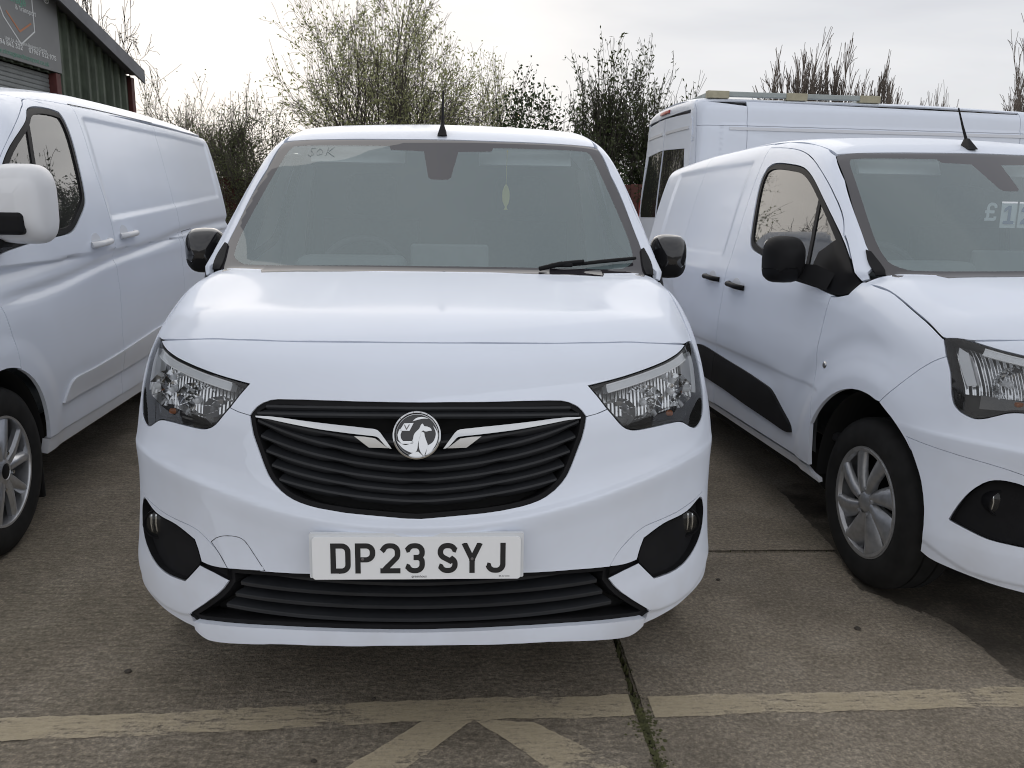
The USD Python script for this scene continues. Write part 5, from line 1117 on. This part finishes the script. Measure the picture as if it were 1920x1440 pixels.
bay = ragged([(-3.2, .065), (-1.9, .055), (-1.16, .055), (-.766, .072), (-.417, .090), (-.074, .115), (.133, .121), (.60, .128), (.643, .121), (1.077, .137), (1.714, .150), (3.2, .17), (3.2, .275), (1.78, .250), (1.114, .233), (.657, .229), (.604, .234), (.319, .230), (.132, .226), (-.144, .216), (-.443, .197), (-.803, .170), (-1.2, .160), (-3.2, .165)], seed=2)
top('painted_line', painted(bay.difference(joint)), 'worn_yellow', 'worn yellow line painted across the concrete in front of the vans', 'road marking')
arm1 = ragged([(.0, .119), (.145, .121), (-.03, -.082), (-.28, -.36), (-.60, -.72), (-.75, -.72), (-.40, -.33), (-.18, -.077)], seed=4)
arm2 = ragged([(.150, .119), (.300, .113), (.545, -.096), (.90, -.40), (1.30, -.74), (1.12, -.74), (.70, -.40), (.337, -.092)], seed=6)
top('painted_line', painted(arm1.difference(bay)), 'worn_yellow', 'yellow stripe slanting towards the lower left below the long line', 'road marking')
top('painted_line', painted(arm2.difference(bay).difference(joint)), 'worn_yellow', 'yellow stripe slanting towards the lower right below the long line', 'road marking')
mat('damp_shade', {'g': ('geometry', {}), 'n': ('noise_texture', {'scale': 2.6, 'detail': 7., 'roughness': .62}), 'w': ('map_range', {'from_min': .34, 'from_max': .66, 'to_min': .15, 'to_max': 1., 'clamp': True}), 'p': ('principled_bsdf', {'base_color': (.030, .026, .021), 'roughness': .55, 'specular_ior_level': .3}), 't': ('transparent_bsdf', {}), 'x': ('mix_closure', {})},
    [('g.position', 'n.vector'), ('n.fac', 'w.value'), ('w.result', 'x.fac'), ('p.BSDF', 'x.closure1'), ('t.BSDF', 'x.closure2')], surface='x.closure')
top('damp_shade_patch', painted(ragged([(1.62, .95), (1.70, .83), (1.80, .68), (1.835, .50), (1.82, .31), (1.90, .20), (2.3, .12), (3.6, .05), (3.6, 2.2), (1.75, 2.2), (1.70, 1.4)], amp=.03, seed=12), .002), 'damp_shade', 'dark patch of damp and painted shade on the concrete under the nose of the right-hand van', 'stain', kind='stuff')  # wet stain and the van's shadow painted together as one dark sheet
# moss and dirt caught in the joints
def clumps(n, fx, fy, size, seed, zb=-.022):
    r = np.random.default_rng(seed); V, F = [], []
    for k in range(n):
        x, y = fx(r), fy(r); s = size * r.uniform(.4, 1.3); m = 6
        a = r.uniform(0, 6.28); h = s * r.uniform(.3, .8)
        c = [(x + s * math.cos(a + 2 * math.pi * j / m) * r.uniform(.6, 1.2), y + s * math.sin(a + 2 * math.pi * j / m) * r.uniform(.6, 1.2), zb) for j in range(m)]
        b = len(V); V += c + [(x, y, zb + h + (.02 if zb < -.01 else .002))]; F += [(b + j, b + (j + 1) % m, b + m) for j in range(m)]
    return meshkit.arrays((np.array(V), np.array(F)), True)
jx = lambda r, y=None: .622 + r.normal(0, .009)
dirt = cat(bx((.604, -2, -.033), (.640, 3.0, -.018), .001), bx((.63, 1.285, -.033), (5.0, 1.322, -.018), .001))
top('joint_dirt', dirt, 'joint_dirt', 'dark wet dirt filling the joints between the concrete slabs', 'dirt', kind='stuff')
def moss_y(r): return r.uniform(-.6, .9) if r.random() < .35 else (r.normal(.145, .045) if r.random() < .6 else r.normal(-.06, .06))
M1 = cat(clumps(320, lambda r: .622 + r.normal(0, .008), lambda r: r.uniform(-.9, 1.2), .010, 1), clumps(200, lambda r: .620 + r.normal(0, .020), lambda r: r.normal(.10, .045), .008, 2, -.003), clumps(120, lambda r: .634 + r.normal(0, .014), lambda r: r.normal(-.07, .07), .008, 3, -.003),
         clumps(40, lambda r: .607 + r.normal(0, .012), lambda r: r.normal(.215, .02), .007, 4, -.003), clumps(90, lambda r: r.uniform(.7, 2.2), lambda r: 1.303 + r.normal(0, .006), .008, 5))
top('moss', M1, 'moss_green', 'dark green moss growing in the joint between the slabs', 'moss', kind='stuff')
def pebble(x, y, s, seed):
    m = trimesh.creation.icosphere(2, 1.); r = np.random.default_rng(seed)
    v = m.vertices * (1 + .5 * (meshkit.fbm(m.vertices * 1.6 + seed * 7, 3, seed)[:, None] - .5)) * np.array([s, s * r.uniform(.6, .9), s * .5])
    return arr((v + [x, y, s * .40], m.faces), 60)
for x, y, s, lb in ((-.908, .395, .011, 'small dark stone lying between the left van and the middle van'), (-.145, .235, .006, 'tiny dark stone beside the upper edge of the yellow line'), (-.265, -.045, .008, 'dark crumb of dirt beside the left yellow stripe'), (1.47, .62, .011, 'small dark stone near the front wheel of the right-hand van'), (1.10, 1.02, .008, 'dark crumb of dirt between the middle and the right-hand van')):
    top('pebble', pebble(x, y, s, int(abs(x * 100))), 'pebble_dark', lb, 'stone')
# ------------------------------------------------------------------ industrial unit with corrugated cladding
plain('cladding_green', (.070, .088, .064), .6, noise=.5, scale=1.6, bump=.15, bscale=60.)
plain('shutter_grey', (.21, .225, .23), .55, noise=.1, scale=4.)
plain('post_red', (.085, .022, .02), .6, noise=.25, scale=6.)
plain('barge_grey', (.13, .135, .15), .6, noise=.15, scale=3.)
plain('roof_sheet', (.10, .11, .12), .6)
plain('sign_grey', (.17, .175, .18), .5, noise=.06, scale=2.)
plain('sign_white', (.62, .64, .65), .5)
plain('sign_green', (.10, .27, .20), .5)
plain('sign_orange', (.42, .16, .07), .5)
BO, BD = np.array([-7.0, 16.4, 0.]), math.atan2(.087, .996)            # far corner, direction of the gable wall
bld = thing('industrial_building', 'dark green corrugated metal building with a grey shutter and red-brown posts', 'building', BO, -BD)
# local frame: +y runs away along the gable wall, +x faces the yard; t = y (0 at the far corner, negative towards the camera)
RIDGE, SLOPE, EAVE = -8.0, .31, 4.13
rz = lambda t: EAVE - t * SLOPE if t > RIDGE else EAVE - RIDGE * SLOPE + (t - RIDGE) * SLOPE
def cladding(t0, t1, zb):
    p = .26; prof = []
    t = t0
    while t < t1 - 1e-6:
        for a, d in ((0, 0), (.30, 0), (.38, .065), (.62, .065), (.70, 0)): prof.append((min(t + a * p, t1), d))
        t += p
    prof.append((t1, 0)); prof = np.array(prof)
    b = zb if callable(zb) else (lambda q: zb)
    V = np.vstack([np.stack([prof[:, 1], prof[:, 0], [b(q) for q in prof[:, 0]]], -1), np.stack([prof[:, 1], prof[:, 0], [rz(q) - .02 for q in prof[:, 0]]], -1)]); n = len(prof); i = np.arange(n - 1)
    F = np.vstack([np.stack([i, i + 1, i + 1 + n], 1), np.stack([i, i + 1 + n, i + n], 1)])
    return arr((V, F), 10)
for k in range(3): part(bld, 'cladding_sheet', cladding(-2.62 + .874 * k + .002, -2.62 + .874 * (k + 1) - .002, 0), 'cladding_green')
for k in range(3): part(bld, 'cladding_sheet', cladding(-4.78 + .72 * k, -4.78 + .72 * (k + 1) - .004, 3.70), 'cladding_green')
for k in range(11): part(bld, 'cladding_sheet', cladding(-15.9 + 1.01 * k, -15.9 + 1.01 * (k + 1) - .004, 0), 'cladding_green')
sh = [(-4.70, 0), (-2.72, 0)]
sl = []
for k in range(49): z = .0755 * k; sl.append(((.02 if k % 2 else .02), z))
pr = np.array([q for k in range(49) for q in ((-.055, .0755 * k), (-.040, .0755 * k + .012), (-.036, .0755 * k + .038), (-.040, .0755 * k + .064))])
V = np.vstack([np.stack([pr[:, 0], 0 * pr[:, 0] + y, pr[:, 1]], -1) for y in (-4.70, -2.72)]); n = len(pr); i = np.arange(n - 1)
part(bld, 'roller_shutter', arr((V, np.vstack([np.stack([i, i + n, i + 1 + n], 1), np.stack([i, i + 1 + n, i + 1], 1)])), 30), 'shutter_grey')
for y in (-4.84, -2.70): part(bld, 'door_post', bx((-.05, y - .07, 0), (.10, y + .07, 3.72), .006), 'post_red')
part(bld, 'corner_post', bx((-.08, -.03, 0), (.09, .10, EAVE - .05), .006), 'post_red')
def roof(t0, t1):
    a, b = np.array([t0, rz(t0)]), np.array([t1, rz(t1)])
    return a, b
for nm, (t0, t1) in (('roof_slope', (RIDGE, .03)), ('roof_slope', (-16.35, RIDGE))):
    z0, z1 = EAVE - RIDGE * SLOPE if t0 == RIDGE else rz(-16) - .35 * SLOPE, (EAVE - .03 * SLOPE) if t1 > 0 else EAVE - RIDGE * SLOPE
    part(bld, nm, hull([(x, t, z + d) for x in (-20, .32) for t, z in ((t0, z0), (t1, z1)) for d in (.03, .09)]), 'roof_sheet')
    part(bld, 'bargeboard', hull([(x, t, z + d) for x in (.323, .355) for t, z in ((t0, z0), (t1, z1)) for d in (-.16, .10)]), 'barge_grey')
    part(bld, 'soffit', hull([(x, t, z + d) for x in (.05, .322) for t, z in ((t0, z0), (t1, z1)) for d in (.0, .026)]), 'barge_grey')
part(bld, 'side_wall', cat(bx((-20, -.08, 0), (-.06, 0, EAVE - .02)), bx((-20, -15.95, 0), (-.06, -15.9, EAVE - .02)), bx((-20, -15.9, 0), (-19.9, -.1, EAVE))), 'cladding_green')
part(bld, 'inner_wall', bx((-.12, -15.8, 0), (-.06, -.1, EAVE - .1)), 'dark_void')
# sign board fixed above the shutter
SG = thing('sign_board', 'grey sign board with shield outline and phone numbers above the roller shutter', 'sign', BO, -BD)
sy0, sy1, sz0, sz1 = -4.82, -2.60, 3.73, 5.02
part(SG, 'panel', bx((.075, sy0, sz0), (.115, sy1, sz1), .004), 'sign_grey')
def on_sign(m, y, z, d=.1155):      # xy artwork -> the sign's face (reads along +y)
    v, f, n = m; R = np.array([[0, 0, 1.], [1., 0, 0], [0, 1., 0]])
    return v @ R.T + [d, y, z], f, n @ R.T
def art(poly, th=.003): return extrude(poly, th, 'xy')
shield = Polygon([(.62, 1.6), (.62, .78), (.70, .62), (1.10, .28), (1.50, .55), (1.50, 1.6)])
part(SG, 'shield_outline', on_sign(art(shield.buffer(.012).difference(shield.buffer(-.010)).intersection(sbox(0, 0, 3, 1.285))), sy0, sz0), 'sign_white')
v_line = LineString([(.78, .72), (1.09, .47), (1.42, .66)]).buffer(.014, cap_style='flat')
part(SG, 'chevron', on_sign(art(v_line), sy0, sz0), 'sign_orange')
part(SG, 'emblem', on_sign(art(unary_union([LineString(smooth_line(np.array(q), .01, 80)).buffer(.013) for q in ([(.80, 1.18), (.95, 1.10), (1.08, 1.16), (1.18, 1.05), (1.12, .98)], [(.9, 1.24), (1.02, 1.2), (1.1, 1.24)])])), sy0, sz0), 'screw_grey')
for t, h, y, z, mt, b in (('Storage', .115, .74, .90, 'sign_green', True), ('& Transport', .072, 1.03, .80, 'sign_white', False), ('Unit 1a, Adlington Business Centre', .050, .68, .275, 'sign_white', False), ('01994 841 332', .075, .34, .19, 'sign_white', True), ('07967 512 975', .075, 1.28, .19, 'sign_white', True), ('www.storageandtransport.co.uk', .072, .33, .055, 'sign_green', False)):
    part(SG, 'lettering', on_sign(lettering(t, h, .003, b), sy0 + y, sz0 + z), mt)
for yy, zz, k in ((1.70, 1.20, 'f'), (1.92, 1.17, 'o')):
    part(SG, 'social_icon', on_sign(art(Point(yy, zz).buffer(.085).difference(Point(yy, zz).buffer(.066))), sy0, sz0), 'sign_white')
    part(SG, 'icon_mark', on_sign(art(sbox(yy - .012, zz - .04, yy + .012, zz + .04) if k == 'f' else Point(yy, zz).buffer(.045).difference(Point(yy, zz).buffer(.03))), sy0, sz0), 'sign_white')

# ------------------------------------------------------------------ timber fence at the back of the yard, poles against it
for i, c in enumerate(((.085, .028, .022), (.070, .024, .018), (.100, .036, .028))): plain(f'fence_brown_{"abc"[i]}', c, .8, noise=.4, scale=9., bump=.3, bscale=60.)
plain('pole_white', (.60, .60, .58), .5)
fence = thing('timber_fence', 'red-brown fence of upright timber boards behind the vans', 'fence', (-7.0, 14.35, 0))
rf = np.random.default_rng(8)
for k in range(104):
    x = .152 * k; h = 2.02 + rf.normal(0, .012); d = rf.normal(0, .004)
    part(fence, 'board', bx((x, d, .04), (x + .144, d + .02, h), .003), f'fence_brown_{"abc"[rf.integers(3)]}')
for z in (.4, 1.1, 1.75): part(fence, 'rail', bx((0, .024, z), (15.8, .07, z + .08), .004), 'fence_brown_b')
for k in range(9): part(fence, 'post', bx((.1 + 1.9 * k, .072, 0), (.2 + 1.9 * k, .17, 1.98), .005), 'fence_brown_b')
for x0, x1, z1, lb in ((-3.62, -3.60, 2.06, 'thin white pole leaning on the brown fence, left of its pair'), (-3.47, -3.42, 2.02, 'thin white pole leaning on the brown fence, right of its pair')):
    p = thing('pole', lb, 'pole', (x0, 13.95, 0)); part(p, 'pole_tube', tube([(0, 0, 0), (x1 - x0, .36, z1)], .022, 8), 'pole_white'); part(p, 'end_cap', moved(revolve([(0, .012), (.02, .010), (.025, 0), (.025, -.02)], 12, 'z'), (x1 - x0, .36, z1)), 'plate_rim')
st_ = thing('pallet_stack', 'pale stack of slats standing against the brown fence', 'stack', (-3.75, 13.95, 0))
for k in range(6): part(st_, 'slat', bx((.0, .05, .08 + .29 * k), (.13, .15, .30 + .29 * k), .006), 'pole_white')

# ------------------------------------------------------------------ trees and shrubs
plain('bark_grey', (.085, .075, .062), .9, noise=.35, scale=20.)
plain('bark_dark', (.040, .034, .028), .9, noise=.35, scale=20.)
plain('bark_pale', (.16, .135, .115), .9, noise=.3, scale=20.)
def leaf_mat(name, a, b, tr=.35):
    mat(name, {'g': ('geometry', {}), 'r': ('rgb_ramp', {'ramp': [(0., a), (1., b)]}), 'd': ('principled_bsdf', {'roughness': .55, 'specular_ior_level': .3}), 't': ('translucent_bsdf', {}), 'x': ('mix_closure', {'fac': tr})},
        [('g.random_per_island', 'r.fac'), ('r.color', 'd.base_color'), ('r.color', 't.color'), ('d.BSDF', 'x.closure1'), ('t.BSDF', 'x.closure2')], surface='x.closure')
leaf_mat('leaf_pale', (.40, .42, .22), (.74, .72, .52), .55)
leaf_mat('leaf_dark', (.022, .036, .014), (.060, .080, .030), .25)
leaf_mat('leaf_willow', (.07, .085, .04), (.20, .22, .12), .4)
leaf_mat('leaf_blossom', (.16, .18, .09), (.55, .54, .44), .45)
leaf_mat('leaf_ivy', (.035, .055, .018), (.11, .14, .05), .3)
def grow(rng, base, h, spread, levels, split, up=.25, first=(4, 6), stems=1, stem_lean=.25, r0=.07, wig=.12):
    """branch skeleton: list of (points, radii, level)"""
    segs = []
    def branch(p, d, L, r, lev):
        n = 6 if lev < 2 else 4; pts = [p]; dd = d.copy()
        for i in range(n):
            dd = dd + rng.normal(0, wig, 3) + np.array([0, 0, up * .12]); dd /= np.linalg.norm(dd); pts.append(pts[-1] + dd * L / n)
        pts = np.array(pts); end = r * (.45 if lev < levels else .25)
        segs.append((pts, np.linspace(r, end, n + 1), lev))
        if lev >= levels: return
        for k in range(split[min(lev, len(split) - 1)]):
            t = rng.uniform(.28 if lev else .35, 1.0); q = pts[0] + 0; f = t * n; i = min(int(f), n - 1); q = pts[i] + (pts[i + 1] - pts[i]) * (f - i)
            ax = pts[i + 1] - pts[i]; ax /= np.linalg.norm(ax); s = rng.normal(0, 1, 3); s -= ax * (s @ ax); s /= np.linalg.norm(s)
            a = rng.uniform(.35, .85) * spread; nd = ax * math.cos(a) + s * math.sin(a) + np.array([0, 0, up * .35]); nd /= np.linalg.norm(nd)
            branch(q, nd, L * rng.uniform(.48, .72), max(r * rng.uniform(.42, .6) * (1 - .4 * t), .0035), lev + 1)
    for s in range(stems):
        a = 2 * math.pi * s / stems + rng.uniform(-.4, .4); d = np.array([math.cos(a) * stem_lean * rng.uniform(.5, 1.2), math.sin(a) * stem_lean * rng.uniform(.5, 1.2), 1.]); d /= np.linalg.norm(d)
        branch(np.array(base, float) + [math.cos(a) * .08, math.sin(a) * .08, 0], d, h * rng.uniform(.5, .68), r0 * rng.uniform(.7, 1.), 0)
    return segs
def fast_tubes(segs, thick=.0):
    """all limbs of one kind as tubes, in batches of equal length"""
    Vs, Fs, Ns, o = [], [], [], 0
    groups = {}
    for s_ in segs: groups.setdefault((len(s_[0]), 7 if s_[2] == 0 else 5 if s_[2] == 1 else 3), []).append(s_)
    for (k, m), ss in groups.items():
        P = np.array([s_[0] for s_ in ss]); R = np.maximum(np.array([s_[1] for s_ in ss]), thick); B = len(ss)
        t = np.gradient(P, axis=1); t /= np.linalg.norm(t, axis=2, keepdims=True) + 1e-12
        ref = np.array([.83, .41, .11]); u = np.cross(t, ref); u /= np.linalg.norm(u, axis=2, keepdims=True) + 1e-12; w = np.cross(t, u)
        a = np.arange(m) * 2 * np.pi / m; d = np.cos(a)[:, None] * u[:, :, None] + np.sin(a)[:, None] * w[:, :, None]
        V = P[:, :, None] + R[:, :, None, None] * d
        b = (np.arange(B) * k * m)[:, None, None]; i = (np.arange(k - 1) * m)[None, :, None]; j = np.arange(m)[None, None]; j2 = (j + 1) % m
        A, Bq, C_, D = b + i + j, b + i + j2, b + i + m + j2, b + i + m + j
        F = np.concatenate([np.stack([A, Bq, C_], -1).reshape(-1, 3), np.stack([A, C_, D], -1).reshape(-1, 3)])
        Vs.append(V.reshape(-1, 3)); Ns.append(d.reshape(-1, 3)); Fs.append(F + o); o += B * k * m
    return np.vstack(Vs), np.vstack(Fs), np.vstack(Ns)
def leaves(rng, segs, minlev, n, ln, wd, jitter=.02, droop=0., along=.0):
    """n separate folded leaves on the twigs"""
    tips = [s_[0] for s_ in segs if s_[2] >= minlev]; k = min(len(p) for p in tips); P = np.array([p[-k:] for p in tips])
    w = np.linalg.norm(P[:, -1] - P[:, 0], axis=1); idx = rng.choice(len(tips), n, p=w / w.sum())
    f = rng.uniform(.1, 1., n) * (k - 1); j = np.minimum(f.astype(int), k - 2); p0, p1 = P[idx, j], P[idx, j + 1]
    q = p0 + (p1 - p0) * (f - j)[:, None] + rng.normal(0, jitter, (n, 3)); ax = p1 - p0; ax /= np.linalg.norm(ax, axis=1, keepdims=True) + 1e-9
    nz = lambda v: v / (np.linalg.norm(v, axis=1, keepdims=True) + 1e-9)
    d = nz(rng.normal(0, 1, (n, 3)) * (1 - along) + ax * (1.2 * along + .3) + [0, 0, -droop]); s_ = nz(np.cross(d, rng.normal(0, 1, (n, 3)))); nn = np.cross(d, s_)
    L, W = (ln * rng.uniform(.6, 1.25, n))[:, None], (wd * rng.uniform(.7, 1.2, n))[:, None]
    V = np.stack([q, q + d * L * .5 + s_ * W * .5 + nn * W * .15, q + d * L, q + d * L * .5 - s_ * W * .5 + nn * W * .15], 1)
    b = np.arange(n)[:, None] * 4; F = np.concatenate([b + [0, 1, 2], b + [0, 2, 3]])
    return V.reshape(-1, 3), F, np.repeat(nz(np.cross(V[:, 1] - V[:, 0], V[:, 2] - V[:, 0])), 4, 0)
def tree(name, label, cat_, loc, H, hw, seed, bark, leaf, g, lv, minr=.004, group=None):
    """grown skeleton, brought to the height H and half width hw"""
    rng = np.random.default_rng(seed); segs = grow(rng, (0, 0, 0), h=H, **g); t = thing(name, label, cat_, loc, group=group)
    pts = np.vstack([s_[0] for s_ in segs]); kz = H / np.percentile(pts[:, 2], 99.7); kx = hw / np.percentile(np.abs(pts[:, :2]), 97)
    segs = [(s_[0] * [kx, kx, kz], s_[1], s_[2]) for s_ in segs]
    part(t, 'trunk', fast_tubes([s_ for s_ in segs if s_[2] <= 1], minr), bark); part(t, 'branches', fast_tubes([s_ for s_ in segs if s_[2] > 1], minr), bark, kind='stuff')
    if lv: part(t, 'crown', leaves(rng, segs, **lv), leaf, kind='stuff')
tree('budding_tree', 'large tree with sparse pale green spring leaves behind the middle van', 'tree', (-1.60, 14.9, 0), 5.9, 1.95, 5, 'bark_grey', 'leaf_pale', dict(spread=.68, levels=4, split=(9, 5, 4, 3), up=-.02, stems=9, stem_lean=.38, r0=.050, wig=.15), dict(minlev=3, n=14000, ln=.072, wd=.036, jitter=.06), .003)
tree('budding_tree', 'smaller tree with thin pale twigs between the large tree and the dark ivy shrub', 'tree', (.55, 15.6, 0), 4.3, 1.0, 4, 'bark_grey', 'leaf_pale', dict(spread=.80, levels=3, split=(7, 6, 5), up=.45, stems=7, stem_lean=.5, r0=.035, wig=.10), dict(minlev=2, n=7000, ln=.065, wd=.03, jitter=.05), .0035)
tree('blossom_shrub', 'dense pale blossoming shrub between the left van and the middle van', 'shrub', (-4.30, 14.9, 0), 3.45, 1.25, 5, 'bark_grey', 'leaf_blossom', dict(spread=1.0, levels=3, split=(8, 7, 6), up=.05, stems=8, stem_lean=.45, r0=.04, wig=.14), dict(minlev=2, n=17000, ln=.045, wd=.028, jitter=.06), .004)
tree('blossom_shrub', 'bare twiggy bush with pink buds beside the corner of the green building', 'shrub', (-6.45, 17.7, 0), 4.2, 1.35, 7, 'bark_pale', 'leaf_blossom', dict(spread=1.0, levels=3, split=(8, 7, 5), up=.05, stems=7, stem_lean=.40, r0=.045, wig=.13), dict(minlev=2, n=8000, ln=.05, wd=.028, jitter=.04), .004)
tree('evergreen_shrub', 'dark ivy-covered shrub right of the aerial of the middle van', 'shrub', (1.05, 14.8, 0), 3.75, 1.2, 9, 'bark_dark', 'leaf_ivy', dict(spread=1.0, levels=3, split=(8, 6, 5), up=.05, stems=9, stem_lean=.55, r0=.045, wig=.16), dict(minlev=1, n=17000, ln=.075, wd=.05, jitter=.10), .004)
tree('evergreen_shrub', 'low dark shrub under the budding tree, left of the aerial', 'shrub', (-.10, 15.2, 0), 3.4, 1.0, 10, 'bark_dark', 'leaf_dark', dict(spread=1.0, levels=3, split=(7, 6, 5), up=.05, stems=8, stem_lean=.5, r0=.04, wig=.16), dict(minlev=1, n=8000, ln=.07, wd=.04, jitter=.07), .004)
tree('willow_tree', 'tree of upright stems with narrow dark leaves left of the tall van', 'tree', (2.55, 15.0, 0), 4.55, .85, 11, 'bark_dark', 'leaf_willow', dict(spread=.55, levels=3, split=(7, 5, 4), up=.10, stems=8, stem_lean=.18, r0=.028, wig=.09), dict(minlev=2, n=5500, ln=.10, wd=.034, jitter=.04, along=.35), .004)
tree('willow_tree', 'tree of upright stems with narrow dark leaves behind the rear end of the tall van', 'tree', (3.75, 14.9, 0), 4.65, .85, 12, 'bark_dark', 'leaf_willow', dict(spread=.55, levels=3, split=(7, 5, 4), up=.10, stems=8, stem_lean=.18, r0=.028, wig=.09), dict(minlev=2, n=5500, ln=.10, wd=.034, jitter=.04, along=.35), .004)
tree('evergreen_shrub', 'dark bush low beside the rear corner of the tall van', 'shrub', (3.0, 14.9, 0), 2.9, 1.0, 14, 'bark_dark', 'leaf_ivy', dict(spread=1.0, levels=3, split=(8, 6, 5), up=.05, stems=8, stem_lean=.5, r0=.04, wig=.16), dict(minlev=1, n=11000, ln=.075, wd=.045, jitter=.08), .004)
far = dict(spread=.46, levels=4, split=(8, 5, 4, 3), up=.08, stems=5, stem_lean=.20, r0=.055, wig=.10)
for x, y, h, w_, sd, lb in ((10.3, 27.8, 5.5, 1.0, 21, 'small bare tree at the left end of the distant row'), (11.35, 27.6, 7.05, 1.0, 22, 'tallest bare tree of the distant row behind the tall van'), (12.75, 27.6, 6.95, .85, 23, 'bare vase-shaped tree second in height of the distant row'), (13.9, 27.5, 6.5, .8, 24, 'bare tree right of the vase-shaped one in the distant row'), (14.6, 27.4, 5.7, .8, 26, 'low bare tree at the right end of the distant row')):
    tree('bare_tree', lb, 'tree', (x, y, 0), h, w_, sd, 'bark_pale', None, far, None, .009)
for x, y, h, sd, lb in ((19.3, 34.5, 6.2, 31, 'thin bare tree left of the aerial of the right-hand van'), (20.4, 34.6, 7.0, 32, 'thin tall bare tree just left of the aerial of the right-hand van'), (22.0, 36.5, 7.0, 33, 'thin bare tree right of the aerial of the right-hand van')):
    tree('bare_tree', lb, 'tree', (x, y, 0), h, .6, sd, 'bark_pale', None, dict(spread=.5, levels=3, split=(6, 5, 4), up=.3, stems=3, stem_lean=.2, r0=.05, wig=.07), None, .007)
tree('bare_tree', 'bare tree cut off by the right edge of the picture', 'tree', (19.4, 27.0, 0), 7.6, 1.25, 41, 'bark_pale', None, dict(spread=.7, levels=4, split=(6, 5, 4, 3), up=.15, stems=4, stem_lean=.30, r0=.07, wig=.10), None, .008)
tree('birch_tree', 'tree with thin hanging twigs behind the roof of the green building', 'tree', (-11.6, 25.5, 0), 9.2, 1.45, 43, 'bark_dark', None, dict(spread=.9, levels=4, split=(5, 4, 4, 3), up=-.25, stems=2, stem_lean=.15, r0=.12, wig=.12), None, .007)

rh = np.random.default_rng(77); nh = 26000
hx, hy = rh.uniform(-70, 90, nh), 46 + rh.normal(0, .9, nh); hz = rh.uniform(.05, 1., nh) * (2.2 + 1.6 * meshkit.fbm(np.stack([hx * .25, 0 * hx, 0 * hx], -1), 4, 5))
c_ = np.stack([hx, hy, hz], -1); d1 = rh.normal(0, .22, (nh, 3)); d2 = rh.normal(0, .22, (nh, 3)); V_ = np.stack([c_, c_ + d1, c_ + d1 + d2, c_ + d2], 1); b_ = np.arange(nh)[:, None] * 4
fn_ = np.cross(d1, d2); fn_ /= np.linalg.norm(fn_, axis=1, keepdims=True)
top('hedge', (V_.reshape(-1, 3), np.concatenate([b_ + [0, 1, 2], b_ + [0, 2, 3]]), np.repeat(fn_, 4, 0)), 'leaf_dark', 'far green hedge that closes the view beyond the yard', 'hedge', kind='stuff')
